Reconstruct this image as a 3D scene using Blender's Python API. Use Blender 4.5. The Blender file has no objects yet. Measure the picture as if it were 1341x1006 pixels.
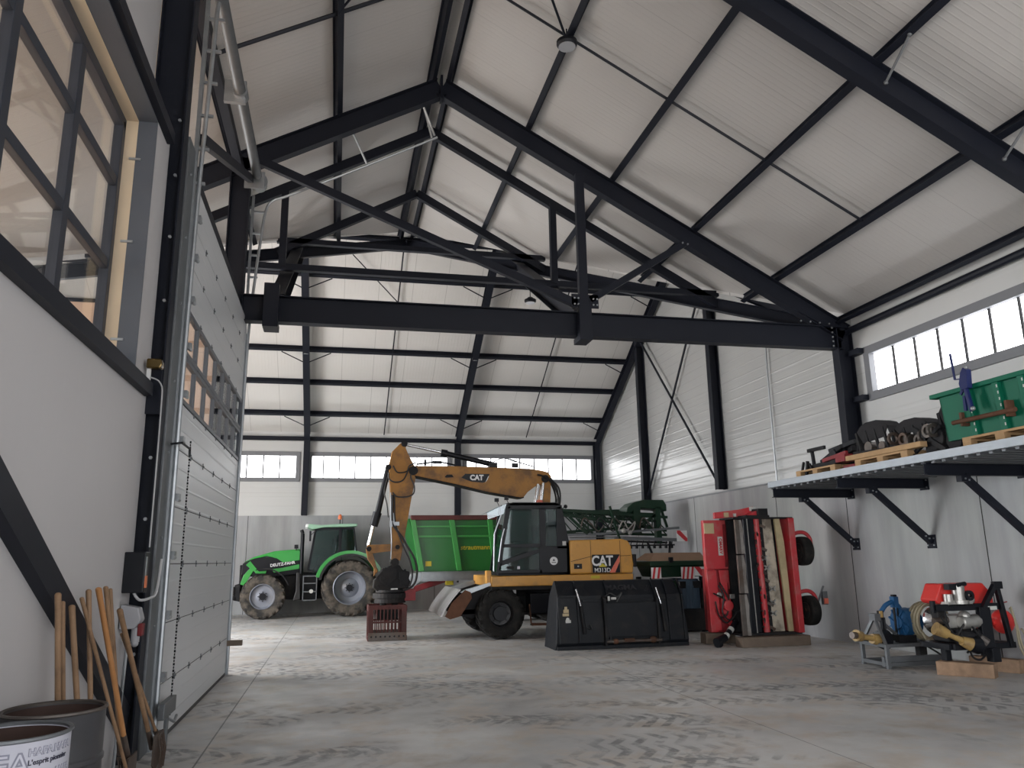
import bpy, bmesh, math, random
from mathutils import Vector, Matrix
random.seed(7)
V = Vector
PI = math.pi
SC = bpy.context.scene
COL = SC.collection

# ------------------------------------------------------------------ helpers
def tag(o, label=None, cat=None, group=None, kind=None):
    if label: o['label'] = label
    if cat: o['category'] = cat
    if group: o['group'] = group
    if kind: o['kind'] = kind
    return o

def thing(name, label, cat, loc=(0, 0, 0), rz=0.0, group=None, kind=None):
    o = bpy.data.objects.new(name, None)
    o.empty_display_size = 0.2
    COL.objects.link(o)
    o.location = loc
    o.rotation_euler = (0, 0, rz)
    return tag(o, label, cat, group, kind)

def base_of(o):
    p = Vector((0, 0, 0))
    while o is not None:
        p += o.location
        o = o.parent
    return p

class MB:
    """collects solids; build() links them as one mesh object"""
    def __init__(s):
        s.v = []; s.f = []
    def add(s, vs, fs):
        n = len(s.v)
        s.v += [Vector(v) for v in vs]
        s.f += [tuple(n + i for i in f) for f in fs]
        return s
    def box(s, x0, x1, y0, y1, z0, z1):
        if x0 > x1: x0, x1 = x1, x0
        if y0 > y1: y0, y1 = y1, y0
        if z0 > z1: z0, z1 = z1, z0
        vs = [(x0, y0, z0), (x1, y0, z0), (x1, y1, z0), (x0, y1, z0), (x0, y0, z1), (x1, y0, z1), (x1, y1, z1), (x0, y1, z1)]
        return s.add(vs, [(0, 3, 2, 1), (4, 5, 6, 7), (0, 1, 5, 4), (1, 2, 6, 5), (2, 3, 7, 6), (3, 0, 4, 7)])
    def frame(s, p0, p1, up=(0, 0, 1)):
        p0 = Vector(p0); p1 = Vector(p1)
        d = (p1 - p0)
        L = d.length
        d.normalize()
        u = Vector(up)
        if abs(d.dot(u)) > 0.98: u = Vector((0, 1, 0)) if abs(d.y) < 0.9 else Vector((1, 0, 0))
        r = d.cross(u).normalized()
        u = r.cross(d).normalized()
        return p0, p1, d, r, u
    def bar(s, p0, p1, w, h, up=(0, 0, 1)):
        p0, p1, d, r, u = s.frame(p0, p1, up)
        vs = []
        for p in (p0, p1):
            for a, b in ((-1, -1), (1, -1), (1, 1), (-1, 1)):
                vs.append(p + r * (a * w / 2) + u * (b * h / 2))
        return s.add(vs, [(0, 1, 2, 3), (7, 6, 5, 4), (0, 4, 5, 1), (1, 5, 6, 2), (2, 6, 7, 3), (3, 7, 4, 0)])
    def ibeam(s, p0, p1, w, h, tf=.014, tw=.01, up=(0, 0, 1)):
        q0, q1, d, r, u = s.frame(p0, p1, up)
        s.bar(q0 + u * (h / 2 - tf / 2), q1 + u * (h / 2 - tf / 2), w, tf, u)
        s.bar(q0 - u * (h / 2 - tf / 2), q1 - u * (h / 2 - tf / 2), w, tf, u)
        s.bar(q0, q1, tw, h - 2 * tf, u)
        return s
    def cyl(s, p0, p1, r0, r1=None, n=16, cap=True):
        if r1 is None: r1 = r0
        p0, p1, d, r, u = s.frame(p0, p1)
        vs = []
        for p, R in ((p0, r0), (p1, r1)):
            for i in range(n):
                a = 2 * PI * i / n
                vs.append(p + r * (R * math.cos(a)) + u * (R * math.sin(a)))
        fs = [(i, (i + 1) % n, n + (i + 1) % n, n + i) for i in range(n)]
        if cap: fs += [tuple(reversed(range(n))), tuple(range(n, 2 * n))]
        return s.add(vs, fs)
    def tube(s, pts, r, n=8, smooth=0):
        pts = [Vector(p) for p in pts]
        if smooth:
            out = []
            P = [pts[0]] + pts + [pts[-1]]
            for i in range(1, len(P) - 2):
                a, b, c, d = P[i - 1], P[i], P[i + 1], P[i + 2]
                for k in range(smooth):
                    t = k / smooth
                    out.append(0.5 * ((2 * b) + (c - a) * t + (2 * a - 5 * b + 4 * c - d) * t * t + (3 * b - a - 3 * c + d) * t ** 3))
            out.append(pts[-1]); pts = out
        base = len(s.v)
        prev = None
        for i, p in enumerate(pts):
            d = (pts[min(i + 1, len(pts) - 1)] - pts[max(i - 1, 0)]).normalized()
            if prev is None:
                u = Vector((0, 0, 1)) if abs(d.z) < .9 else Vector((0, 1, 0))
            else: u = prev
            rr = d.cross(u)
            if rr.length < 1e-4: rr = d.cross(Vector((1, 0, 0)))
            rr.normalize(); u = rr.cross(d).normalized(); prev = u
            for k in range(n):
                a = 2 * PI * k / n
                s.v.append(p + rr * (r * math.cos(a)) + u * (r * math.sin(a)))
        m = len(pts)
        for i in range(m - 1):
            for k in range(n):
                a = base + i * n + k; b = base + i * n + (k + 1) % n
                s.f.append((a, b, b + n, a + n))
        s.f.append(tuple(reversed(range(base, base + n))))
        s.f.append(tuple(range(base + (m - 1) * n, base + m * n)))
        return s
    def prism(s, poly, axis, a, b, inset=0.0):
        """poly: 2-D outline; axis 'y' -> (x,z), 'x' -> (y,z), 'z' -> (x,y)"""
        def w(p, t):
            if axis == 'y': return (p[0], t, p[1])
            if axis == 'x': return (t, p[0], p[1])
            return (p[0], p[1], t)
        n = len(poly)
        vs = [w(p, a) for p in poly] + [w(p, b) for p in poly]
        fs = [tuple(range(n)), tuple(reversed(range(n, 2 * n)))]
        fs += [(i, n + i, n + (i + 1) % n, (i + 1) % n) for i in range(n)]
        return s.add(vs, fs)
    def lathe(s, prof, c, axis='y', n=32, a0=0, a1=2 * PI):
        """prof: (t along axis, radius)"""
        full = abs(a1 - a0 - 2 * PI) < 1e-6
        cnt = n if full else n + 1
        vs = []
        for i in range(cnt):
            a = a0 + (a1 - a0) * i / n
            for t, R in prof:
                p, q = R * math.cos(a), R * math.sin(a)
                if axis == 'y': vs.append((c[0] + p, c[1] + t, c[2] + q))
                elif axis == 'x': vs.append((c[0] + t, c[1] + p, c[2] + q))
                else: vs.append((c[0] + p, c[1] + q, c[2] + t))
        m = len(prof); fs = []
        for i in range(n):
            j = (i + 1) % cnt
            for k in range(m - 1):
                fs.append((i * m + k, i * m + k + 1, j * m + k + 1, j * m + k))
        return s.add(vs, fs)
    def ball(s, c, rx, ry=None, rz=None, n=16, m=10):
        ry = ry or rx; rz = rz or rx
        vs = []; fs = []
        for j in range(m + 1):
            th = PI * j / m
            for i in range(n):
                a = 2 * PI * i / n
                vs.append((c[0] + rx * math.sin(th) * math.cos(a), c[1] + ry * math.sin(th) * math.sin(a), c[2] + rz * math.cos(th)))
        for j in range(m):
            for i in range(n):
                fs.append((j * n + i, j * n + (i + 1) % n, (j + 1) * n + (i + 1) % n, (j + 1) * n + i))
        return s.add(vs, fs)
    def build(s, name, mat, parent=None, bevel=0.0, smooth=False, seg=2):
        off = base_of(parent) if parent else Vector((0, 0, 0))
        me = bpy.data.meshes.new(name)
        me.from_pydata([tuple(v - off) for v in s.v], [], s.f)
        me.update()
        bm = bmesh.new(); bm.from_mesh(me)
        bmesh.ops.remove_doubles(bm, verts=bm.verts, dist=1e-5)
        bmesh.ops.recalc_face_normals(bm, faces=bm.faces)
        bm.to_mesh(me); bm.free()
        if mat: me.materials.append(mat)
        o = bpy.data.objects.new(name, me)
        COL.objects.link(o)
        if parent: o.parent = parent
        if smooth:
            for p in me.polygons: p.use_smooth = True
            try: me.set_sharp_from_angle(angle=math.radians(38))
            except Exception: pass
        if bevel:
            m = o.modifiers.new('bevel', 'BEVEL'); m.width = bevel; m.segments = seg; m.limit_method = 'ANGLE'; m.angle_limit = math.radians(35)
            m.harden_normals = False
        return o

def copy_tree(o, parent=None):
    c = o.copy(); COL.objects.link(c); c.parent = parent
    for ch in list(o.children): copy_tree(ch, c)
    return c

def text_part(name, txt, mat, parent, loc, size, rot=(PI / 2, 0, 0), ext=.003, bold=0.0, bend=None, xs=1.0, shear=0.0, spacing=1.0):
    cu = bpy.data.curves.new(name, 'FONT'); cu.body = txt; cu.size = size; cu.extrude = ext; cu.offset = bold
    cu.align_x = 'CENTER'; cu.align_y = 'CENTER'; cu.resolution_u = 3; cu.shear = shear; cu.space_character = spacing
    tmp = bpy.data.objects.new(name, cu); COL.objects.link(tmp)
    bpy.context.view_layer.update()
    me = bpy.data.meshes.new_from_object(tmp.evaluated_get(bpy.context.evaluated_depsgraph_get()))
    bpy.data.objects.remove(tmp)
    for v in me.vertices: v.co.x *= xs
    if bend:       # wrap about a vertical cylinder: bend=(cx,cy,radius,angle0,z0)
        cx, cy, R, a0, z0 = bend
        off = base_of(parent)
        for v in me.vertices:
            a = a0 + v.co.x / R; rr = R + v.co.z
            v.co = Vector((cx + rr * math.cos(a), cy + rr * math.sin(a), z0 + v.co.y)) - off
    else:
        M = Matrix.Translation(Vector(loc) - (base_of(parent) if parent else Vector((0, 0, 0)))) @ __import__('mathutils').Euler(rot).to_matrix().to_4x4()
        me.transform(M)
    me.materials.clear(); me.materials.append(mat)
    o = bpy.data.objects.new(name, me); COL.objects.link(o)
    if parent: o.parent = parent
    return o

# ------------------------------------------------------------------ materials
def mat(name, col, rough=.5, metal=0.0, spec=.5, var=0.0, scale=4.0, bump=0.0, bscale=40.0, dirt=None, dirtamt=.4, dscale=1.5, coat=0.0):
    m = bpy.data.materials.new(name); m.use_nodes = True
    nt = m.node_tree; N = nt.nodes; Lk = nt.links
    b = N['Principled BSDF']
    b.inputs['Base Color'].default_value = (*col, 1)
    b.inputs['Roughness'].default_value = rough
    b.inputs['Metallic'].default_value = metal
    b.inputs['Specular IOR Level'].default_value = spec
    if coat: b.inputs['Coat Weight'].default_value = coat; b.inputs['Coat Roughness'].default_value = .15
    tc = N.new('ShaderNodeTexCoord')
    if var or dirt:
        nz = N.new('ShaderNodeTexNoise'); nz.inputs['Scale'].default_value = scale; nz.inputs['Detail'].default_value = 5
        Lk.new(tc.outputs['Object'], nz.inputs['Vector'])
        mx = N.new('ShaderNodeMix'); mx.data_type = 'RGBA'
        mx.inputs[6].default_value = (*[c * (1 - var) for c in col], 1)
        mx.inputs[7].default_value = (*[min(1, c * (1 + var)) for c in col], 1)
        Lk.new(nz.outputs['Fac'], mx.inputs[0])
        out = mx.outputs[2]
        if dirt:
            n2 = N.new('ShaderNodeTexNoise'); n2.inputs['Scale'].default_value = dscale; n2.inputs['Detail'].default_value = 8; n2.inputs['Roughness'].default_value = .65
            Lk.new(tc.outputs['Object'], n2.inputs['Vector'])
            rp = N.new('ShaderNodeMapRange'); rp.inputs[1].default_value = .62 - dirtamt * .3; rp.inputs[2].default_value = .75 - dirtamt * .2
            rp.inputs[3].default_value = 0; rp.inputs[4].default_value = min(1, dirtamt * 1.4)
            Lk.new(n2.outputs['Fac'], rp.inputs[0])
            m2 = N.new('ShaderNodeMix'); m2.data_type = 'RGBA'
            Lk.new(rp.outputs[0], m2.inputs[0]); Lk.new(out, m2.inputs[6]); m2.inputs[7].default_value = (*dirt, 1)
            out = m2.outputs[2]
        Lk.new(out, b.inputs['Base Color'])
    if bump:
        nb = N.new('ShaderNodeTexNoise'); nb.inputs['Scale'].default_value = bscale; nb.inputs['Detail'].default_value = 4
        Lk.new(tc.outputs['Object'], nb.inputs['Vector'])
        bp = N.new('ShaderNodeBump'); bp.inputs['Strength'].default_value = bump; bp.inputs['Distance'].default_value = .01
        Lk.new(nb.outputs['Fac'], bp.inputs['Height']); Lk.new(bp.outputs[0], b.inputs['Normal'])
    return m

def ribbed(name, col, axis, period, rough=.4, seam=None, seamaxis=None, strength=.35, dist=.01, spec=.5, seamcol=.55, width=.16, metal=0.0, streak=0):
    """sandwich panel: fine pressed ribs that vary along `axis`, joint lines every `seam` metres along seamaxis"""
    m = bpy.data.materials.new(name); m.use_nodes = True
    nt = m.node_tree; N = nt.nodes; Lk = nt.links; b = N['Principled BSDF']
    b.inputs['Roughness'].default_value = rough; b.inputs['Specular IOR Level'].default_value = spec
    b.inputs['Metallic'].default_value = metal
    tc = N.new('ShaderNodeTexCoord'); sp = N.new('ShaderNodeSeparateXYZ'); Lk.new(tc.outputs['Object'], sp.inputs[0])
    def math_(op, a, bb=None, c=None):
        n = N.new('ShaderNodeMath'); n.operation = op
        for i, q in enumerate((a, bb, c)):
            if q is None: continue
            if isinstance(q, (int, float)): n.inputs[i].default_value = q
            else: Lk.new(q, n.inputs[i])
        return n.outputs[0]
    co = sp.outputs['XYZ'.index(axis)]
    fr = math_('FRACT', math_('DIVIDE', co, period))
    tri = math_('ABSOLUTE', math_('SUBTRACT', fr, .5))          # 0 .. .5
    rib = N.new('ShaderNodeMapRange'); rib.interpolation_type = 'SMOOTHSTEP'
    rib.inputs[1].default_value = .5 - width; rib.inputs[2].default_value = .5; Lk.new(tri, rib.inputs[0])
    h = rib.outputs[0]
    col_out = None
    nz = N.new('ShaderNodeTexNoise'); nz.inputs['Scale'].default_value = .7; nz.inputs['Detail'].default_value = 4; Lk.new(tc.outputs['Object'], nz.inputs['Vector'])
    mx = N.new('ShaderNodeMix'); mx.data_type = 'RGBA'; Lk.new(nz.outputs['Fac'], mx.inputs[0])
    mx.inputs[6].default_value = (*[c * .95 for c in col], 1); mx.inputs[7].default_value = (*[min(1, c * 1.04) for c in col], 1)
    col_out = mx.outputs[2]
    if seam:
        c2 = sp.outputs['XYZ'.index(seamaxis or axis)]
        f2 = math_('FRACT', math_('DIVIDE', c2, seam))
        t2 = math_('GREATER_THAN', math_('ABSOLUTE', math_('SUBTRACT', f2, .5)), .5 - .006 / seam)
        m3 = N.new('ShaderNodeMix'); m3.data_type = 'RGBA'; Lk.new(t2, m3.inputs[0]); Lk.new(col_out, m3.inputs[6])
        m3.inputs[7].default_value = (*[c * seamcol for c in col], 1); col_out = m3.outputs[2]
        h = math_('SUBTRACT', h, t2)
    if streak:
        mp = N.new('ShaderNodeMapping'); mp.inputs['Scale'].default_value = (.12, .12, 9.0); Lk.new(tc.outputs['Object'], mp.inputs[0])
        ns = N.new('ShaderNodeTexNoise'); ns.inputs['Scale'].default_value = 1.6; ns.inputs['Detail'].default_value = 5; Lk.new(mp.outputs[0], ns.inputs[0])
        h = math_('ADD', h, math_('MULTIPLY', ns.outputs['Fac'], streak))
    Lk.new(col_out, b.inputs['Base Color'])
    bp = N.new('ShaderNodeBump'); bp.inputs['Strength'].default_value = strength; bp.inputs['Distance'].default_value = dist
    Lk.new(h, bp.inputs['Height']); Lk.new(bp.outputs[0], b.inputs['Normal'])
    return m

def emit(name, col, s):
    m = bpy.data.materials.new(name); m.use_nodes = True
    b = m.node_tree.nodes['Principled BSDF']; b.inputs['Base Color'].default_value = (.8, .8, .8, 1)
    b.inputs['Emission Color'].default_value = (*col, 1); b.inputs['Emission Strength'].default_value = s
    return m

def glass(name, tint=(.8, .9, .88), refl=.12, opac=.0, dark=(.02, .03, .03)):
    m = bpy.data.materials.new(name); m.use_nodes = True
    nt = m.node_tree; N = nt.nodes; Lk = nt.links
    for n in list(N):
        if n.type != 'OUTPUT_MATERIAL': N.remove(n)
    out = [n for n in N if n.type == 'OUTPUT_MATERIAL'][0]
    tr = N.new('ShaderNodeBsdfTransparent'); tr.inputs[0].default_value = (*tint, 1)
    gl = N.new('ShaderNodeBsdfGlossy'); gl.inputs['Roughness'].default_value = .03; gl.inputs[0].default_value = (.95, .97, 1, 1)
    df = N.new('ShaderNodeBsdfDiffuse'); df.inputs[0].default_value = (*dark, 1)
    m1 = N.new('ShaderNodeMixShader'); m1.inputs[0].default_value = opac; Lk.new(tr.outputs[0], m1.inputs[1]); Lk.new(df.outputs[0], m1.inputs[2])
    m2 = N.new('ShaderNodeMixShader')
    lw = N.new('ShaderNodeLayerWeight'); lw.inputs[0].default_value = .35
    mr = N.new('ShaderNodeMapRange'); mr.inputs[3].default_value = refl; mr.inputs[4].default_value = min(1, refl + .25); Lk.new(lw.outputs['Fresnel'], mr.inputs[0])
    Lk.new(mr.outputs[0], m2.inputs[0]); Lk.new(m1.outputs[0], m2.inputs[1]); Lk.new(gl.outputs[0], m2.inputs[2])
    Lk.new(m2.outputs[0], out.inputs[0])
    return m

M = {}
M['steel'] = mat('anthracite_steel', (.0105, .0125, .020), .5, 0, .22, var=.08, scale=2)
M['frame_grey'] = mat('grey_window_frame', (.085, .095, .115), .45, 0, .5, var=.04)
M['frame_dark'] = mat('dark_window_profile', (.032, .037, .05), .45, 0, .35, var=.04)
M['frame_light'] = mat('light_grey_frame', (.19, .195, .21), .5)
M['galv'] = mat('galvanised_steel', (.36, .38, .40), .42, .75, .5, var=.18, scale=9)
M['galv_dark'] = mat('dull_galvanised', (.16, .17, .18), .5, .6, .5, var=.2, scale=6)
M['deck_edge'] = mat('galvanised_deck_edge', (.42, .46, .50), .5, .3, .5, var=.15, scale=5)
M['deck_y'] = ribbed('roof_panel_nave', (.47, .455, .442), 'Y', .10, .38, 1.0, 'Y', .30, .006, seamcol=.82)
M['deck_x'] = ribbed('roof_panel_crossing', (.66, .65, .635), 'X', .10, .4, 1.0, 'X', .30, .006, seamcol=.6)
M['clad'] = ribbed('wall_panel', (.60, .605, .60), 'Z', .32, .33, 1.0, 'Z', .35, .008, seamcol=.85)
M['clad_gloss'] = ribbed('gable_panel', (.50, .505, .50), 'Z', .25, .26, 1.0, 'Z', .35, .012, spec=.8, seamcol=.9, width=.10, metal=.15, streak=1.6)
M['clad_left'] = ribbed('left_wall_panel', (.52, .505, .51), 'Y', .3, .5, None, None, .08, .004)
M['door_panel'] = ribbed('door_panel', (.57, .585, .60), 'Z', .186, .42, None, None, .35, .008, width=.1)
M['yellow'] = mat('machine_yellow', (.58, .285, .05), .42, 0, .5, var=.08, scale=6, dirt=(.22, .13, .05), dirtamt=.35, dscale=3)
M['yellow_dull'] = mat('worn_machine_yellow', (.36, .165, .03), .5, 0, .4, var=.12, scale=5, dirt=(.11, .06, .03), dirtamt=.55, dscale=2.2)
M['black'] = mat('satin_black', (.0075, .0085, .012), .4, 0, .25, var=.1)
M['black_dull'] = mat('dull_black', (.013, .013, .015), .65, 0, .25, var=.25, scale=7, dirt=(.05, .045, .04), dirtamt=.4)
M['bucket_black'] = mat('bucket_paint', (.007, .0085, .012), .5, 0, .25, var=.25, scale=6, dirt=(.028, .026, .024), dirtamt=.4, dscale=4)
M['rubber'] = mat('tyre_rubber', (.016, .0155, .015), .8, 0, .2, var=.2, scale=10, dirt=(.045, .040, .034), dirtamt=.4, dscale=5, bump=.3)
M['rubber_dusty'] = mat('dusty_tyre_rubber', (.032, .030, .028), .8, 0, .3, var=.2, scale=10, dirt=(.12, .10, .08), dirtamt=.7, dscale=4, bump=.3)
M['rubber_bare'] = mat('black_hose', (.012, .012, .013), .45, 0, .5)
M['rim_grey'] = mat('grey_rim', (.22, .235, .275), .4, .2, .5, var=.1, dirt=(.2, .17, .13), dirtamt=.3)
M['rim_black'] = mat('black_rim', (.02, .02, .022), .45)
M['green'] = mat('tractor_green', (.025, .30, .045), .3, 0, .5, coat=.3)
M['green_pale'] = mat('pale_green_roof', (.30, .50, .36), .35)
M['green_trailer'] = mat('trailer_green_shaded', (.014, .14, .024), .38, 0, .5, var=.1, dirt=(.03, .14, .05), dirtamt=.3)  # trailer paint darkened to shade the recessed boards
M['green_lit'] = mat('trailer_green_lit', (.04, .26, .05), .38, 0, .5, var=.08)  # same trailer paint brightened so posts and rails look lit
M['green_dark'] = mat('sprayer_green', (.006, .030, .015), .5, 0, .3, var=.2, dirt=(.03, .035, .02), dirtamt=.4)
M['green_box'] = mat('tipping_box_green', (.003, .125, .07), .5, 0, .25, var=.06)
M['guard_grey'] = mat('guard_rubber', (.035, .034, .036), .95, 0, .1, var=.3, scale=6)
M['red'] = mat('mower_red', (.52, .035, .045), .42, 0, .5, var=.15, dirt=(.42, .13, .12), dirtamt=.5, dscale=3)
M['red_dark'] = mat('dark_red', (.22, .015, .02), .5, 0, .4, var=.2, dirt=(.08, .02, .02), dirtamt=.5)
M['red_brown'] = mat('rust_red_bar', (.10, .03, .028), .6, 0, .3, var=.3, dirt=(.05, .03, .025), dirtamt=.5)
M['blue'] = mat('pump_blue', (.015, .09, .22), .35, 0, .5, var=.1)
M['blue_jack'] = mat('jack_blue', (.012, .02, .10), .45, 0, .25)
M['blue_drum'] = mat('blue_grey_tank', (.07, .11, .16), .5, 0, .4, var=.1)
M['chrome'] = mat('chrome', (.72, .73, .75), .15, 1)
M['iron'] = mat('worn_iron', (.12, .105, .095), .5, .6, .5, var=.4, scale=9, dirt=(.10, .055, .035), dirtamt=.5)
M['blade_steel'] = mat('blade_steel', (.30, .29, .29), .4, .7, .5, var=.25, scale=5, dirt=(.16, .11, .08), dirtamt=.4)
M['alu'] = mat('cast_aluminium', (.42, .41, .39), .38, .7, .5, var=.3, scale=14)
M['rust'] = mat('rusty_steel', (.13, .06, .035), .7, .2, .3, var=.4, scale=12, dirt=(.05, .03, .02), dirtamt=.6)
M['wood'] = mat('pallet_wood', (.42, .27, .14), .75, 0, .3, var=.25, scale=8, bump=.2)
M['timber'] = mat('weathered_timber', (.29, .19, .125), .85, 0, .2, var=.4, scale=9, dirt=(.15, .10, .07), dirtamt=.5, bump=.3)
M['timber_grey'] = mat('grey_timber', (.17, .13, .10), .85, 0, .3, var=.3, scale=6, bump=.3)
M['handle'] = mat('ash_handle', (.27, .165, .095), .5, 0, .4, var=.3, scale=5, dirt=(.13, .075, .042), dirtamt=.5, dscale=4)
M['handle_orange'] = mat('varnished_handle', (.43, .20, .075), .4, 0, .5, var=.2, scale=9)
M['drum_grey'] = mat('grey_drum_paint', (.06, .06, .066), .4, .2, .5, var=.2, scale=5, dirt=(.05, .04, .035), dirtamt=.4)
M['drum_white'] = mat('white_drum_print', (.50, .50, .57), .4, 0, .5, var=.06, scale=5)
M['drum_inside'] = mat('rusty_drum_inside', (.055, .032, .026), .7, .1, .3, var=.4, scale=6)
M['print_grey'] = mat('grey_print', (.22, .22, .28), .5)
M['faint_print'] = mat('faint_print', (.03, .03, .034), .6, 0, .2)
M['print_dark'] = mat('dark_print', (.03, .03, .05), .5)
M['white'] = mat('white_paint', (.75, .75, .75), .5)
M['sticker'] = mat('white_sticker', (.55, .55, .52), .5)
M['sticker_cream'] = mat('cream_sticker', (.48, .38, .22), .5)
M['red_stripe'] = mat('warning_red', (.55, .03, .04), .45)
M['coral'] = mat('coral_stripe', (.72, .16, .10), .45)
M['yellow_text'] = mat('yellow_lettering', (.55, .48, .03), .5)
M['yellow_bright'] = mat('bright_yellow', (.60, .50, .03), .45)
M['orange'] = mat('orange_beacon', (.75, .20, .08), .3)
M['beige'] = mat('hopper_cover', (.34, .22, .15), .8, 0, .3, var=.15)
M['belt_pale'] = mat('worn_steel_plate', (.58, .51, .41), .5, .3, .4, var=.25, scale=3, dirt=(.10, .075, .06), dirtamt=.55, dscale=2.5)
M['belt_cream'] = mat('cream_worn_plate', (.52, .43, .25), .55, 0, .4, var=.2, scale=3, dirt=(.28, .22, .13), dirtamt=.5)
M['flap'] = mat('worn_flap', (.30, .28, .26), .45, .5, .5, var=.4, scale=4, dirt=(.10, .08, .07), dirtamt=.6)
M['hose_beige'] = mat('beige_hose', (.33, .29, .20), .6, 0, .4)
M['pto_yellow'] = mat('shaft_guard_yellow', (.38, .25, .09), .5, 0, .4, var=.2, dirt=(.16, .10, .05), dirtamt=.5, dscale=6)
M['jack_red'] = mat('tank_red', (.62, .035, .03), .35)
M['seat'] = mat('seat_fabric', (.02, .035, .035), .8)
M['cream_wood'] = mat('reveal_board', (.62, .50, .36), .7, 0, .3, var=.08, scale=3, bump=.1)
M['peach'] = ribbed('warm_lit_tint_panel', (.62, .47, .38), 'Z', .11, .7, 1.25, 'Z', .18, .005, seamcol=.75)  # peach tint stands in for warm yard light on the return wall
M['osb'] = mat('weathered_edge_board', (.30, .20, .11), .8, 0, .3, var=.5, scale=30)
M['cable'] = mat('grey_cable', (.45, .45, .46), .5)
M['motor_grey'] = mat('gearbox_grey', (.33, .33, .35), .45)
M['lens'] = mat('lamp_lens', (.35, .36, .38), .25)
M['brass'] = mat('brown_reflector', (.11, .07, .02), .25, .6)
M['poly'] = emit('backlit_polycarbonate', (.97, .98, 1.0), 3.2)
M['glass_win'] = glass('window_glass', (.94, .95, .95), .02)
M['glass_cab'] = glass('cab_glass', (.34, .52, .49), .02, .12, (.02, .05, .045))
M['visor'] = glass('visor_plastic', (.5, .68, .74), .06, .35, (.12, .22, .25))
M['yard'] = mat('sandy_yard', (.56, .46, .38), .9, 0, .3, var=.15, scale=6)

# weathered concrete with vertical streaks
def concrete_wall():
    m = bpy.data.materials.new('precast_concrete'); m.use_nodes = True
    nt = m.node_tree; N = nt.nodes; Lk = nt.links; b = N['Principled BSDF']; b.inputs['Roughness'].default_value = .55
    tc = N.new('ShaderNodeTexCoord')
    mp = N.new('ShaderNodeMapping'); mp.inputs['Scale'].default_value = (1.6, 1.6, .22); Lk.new(tc.outputs['Object'], mp.inputs[0])
    n1 = N.new('ShaderNodeTexNoise'); n1.inputs['Scale'].default_value = 1.2; n1.inputs['Detail'].default_value = 7; n1.inputs['Roughness'].default_value = .6; Lk.new(mp.outputs[0], n1.inputs[0])
    cr = N.new('ShaderNodeValToRGB'); Lk.new(n1.outputs['Fac'], cr.inputs[0])
    cr.color_ramp.elements[0].position = .3; cr.color_ramp.elements[0].color = (.25, .262, .285, 1)
    cr.color_ramp.elements[1].position = .72; cr.color_ramp.elements[1].color = (.395, .405, .43, 1)
    n2 = N.new('ShaderNodeTexNoise'); n2.inputs['Scale'].default_value = .45; n2.inputs['Detail'].default_value = 3; Lk.new(tc.outputs['Object'], n2.inputs[0])
    mx = N.new('ShaderNodeMix'); mx.data_type = 'RGBA'; mx.blend_type = 'MULTIPLY'; mx.inputs[0].default_value = .5
    Lk.new(cr.outputs[0], mx.inputs[6]); Lk.new(n2.outputs['Color'], mx.inputs[7])
    hs = N.new('ShaderNodeHueSaturation'); hs.inputs['Saturation'].default_value = .25; hs.inputs['Value'].default_value = 1.25
    Lk.new(mx.outputs[2], hs.inputs['Color'])
    Lk.new(hs.outputs[0], b.inputs['Base Color'])
    bp = N.new('ShaderNodeBump'); bp.inputs['Strength'].default_value = .08; Lk.new(n1.outputs['Fac'], bp.inputs['Height']); Lk.new(bp.outputs[0], b.inputs['Normal'])
    return m
M['concrete'] = concrete_wall()

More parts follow.
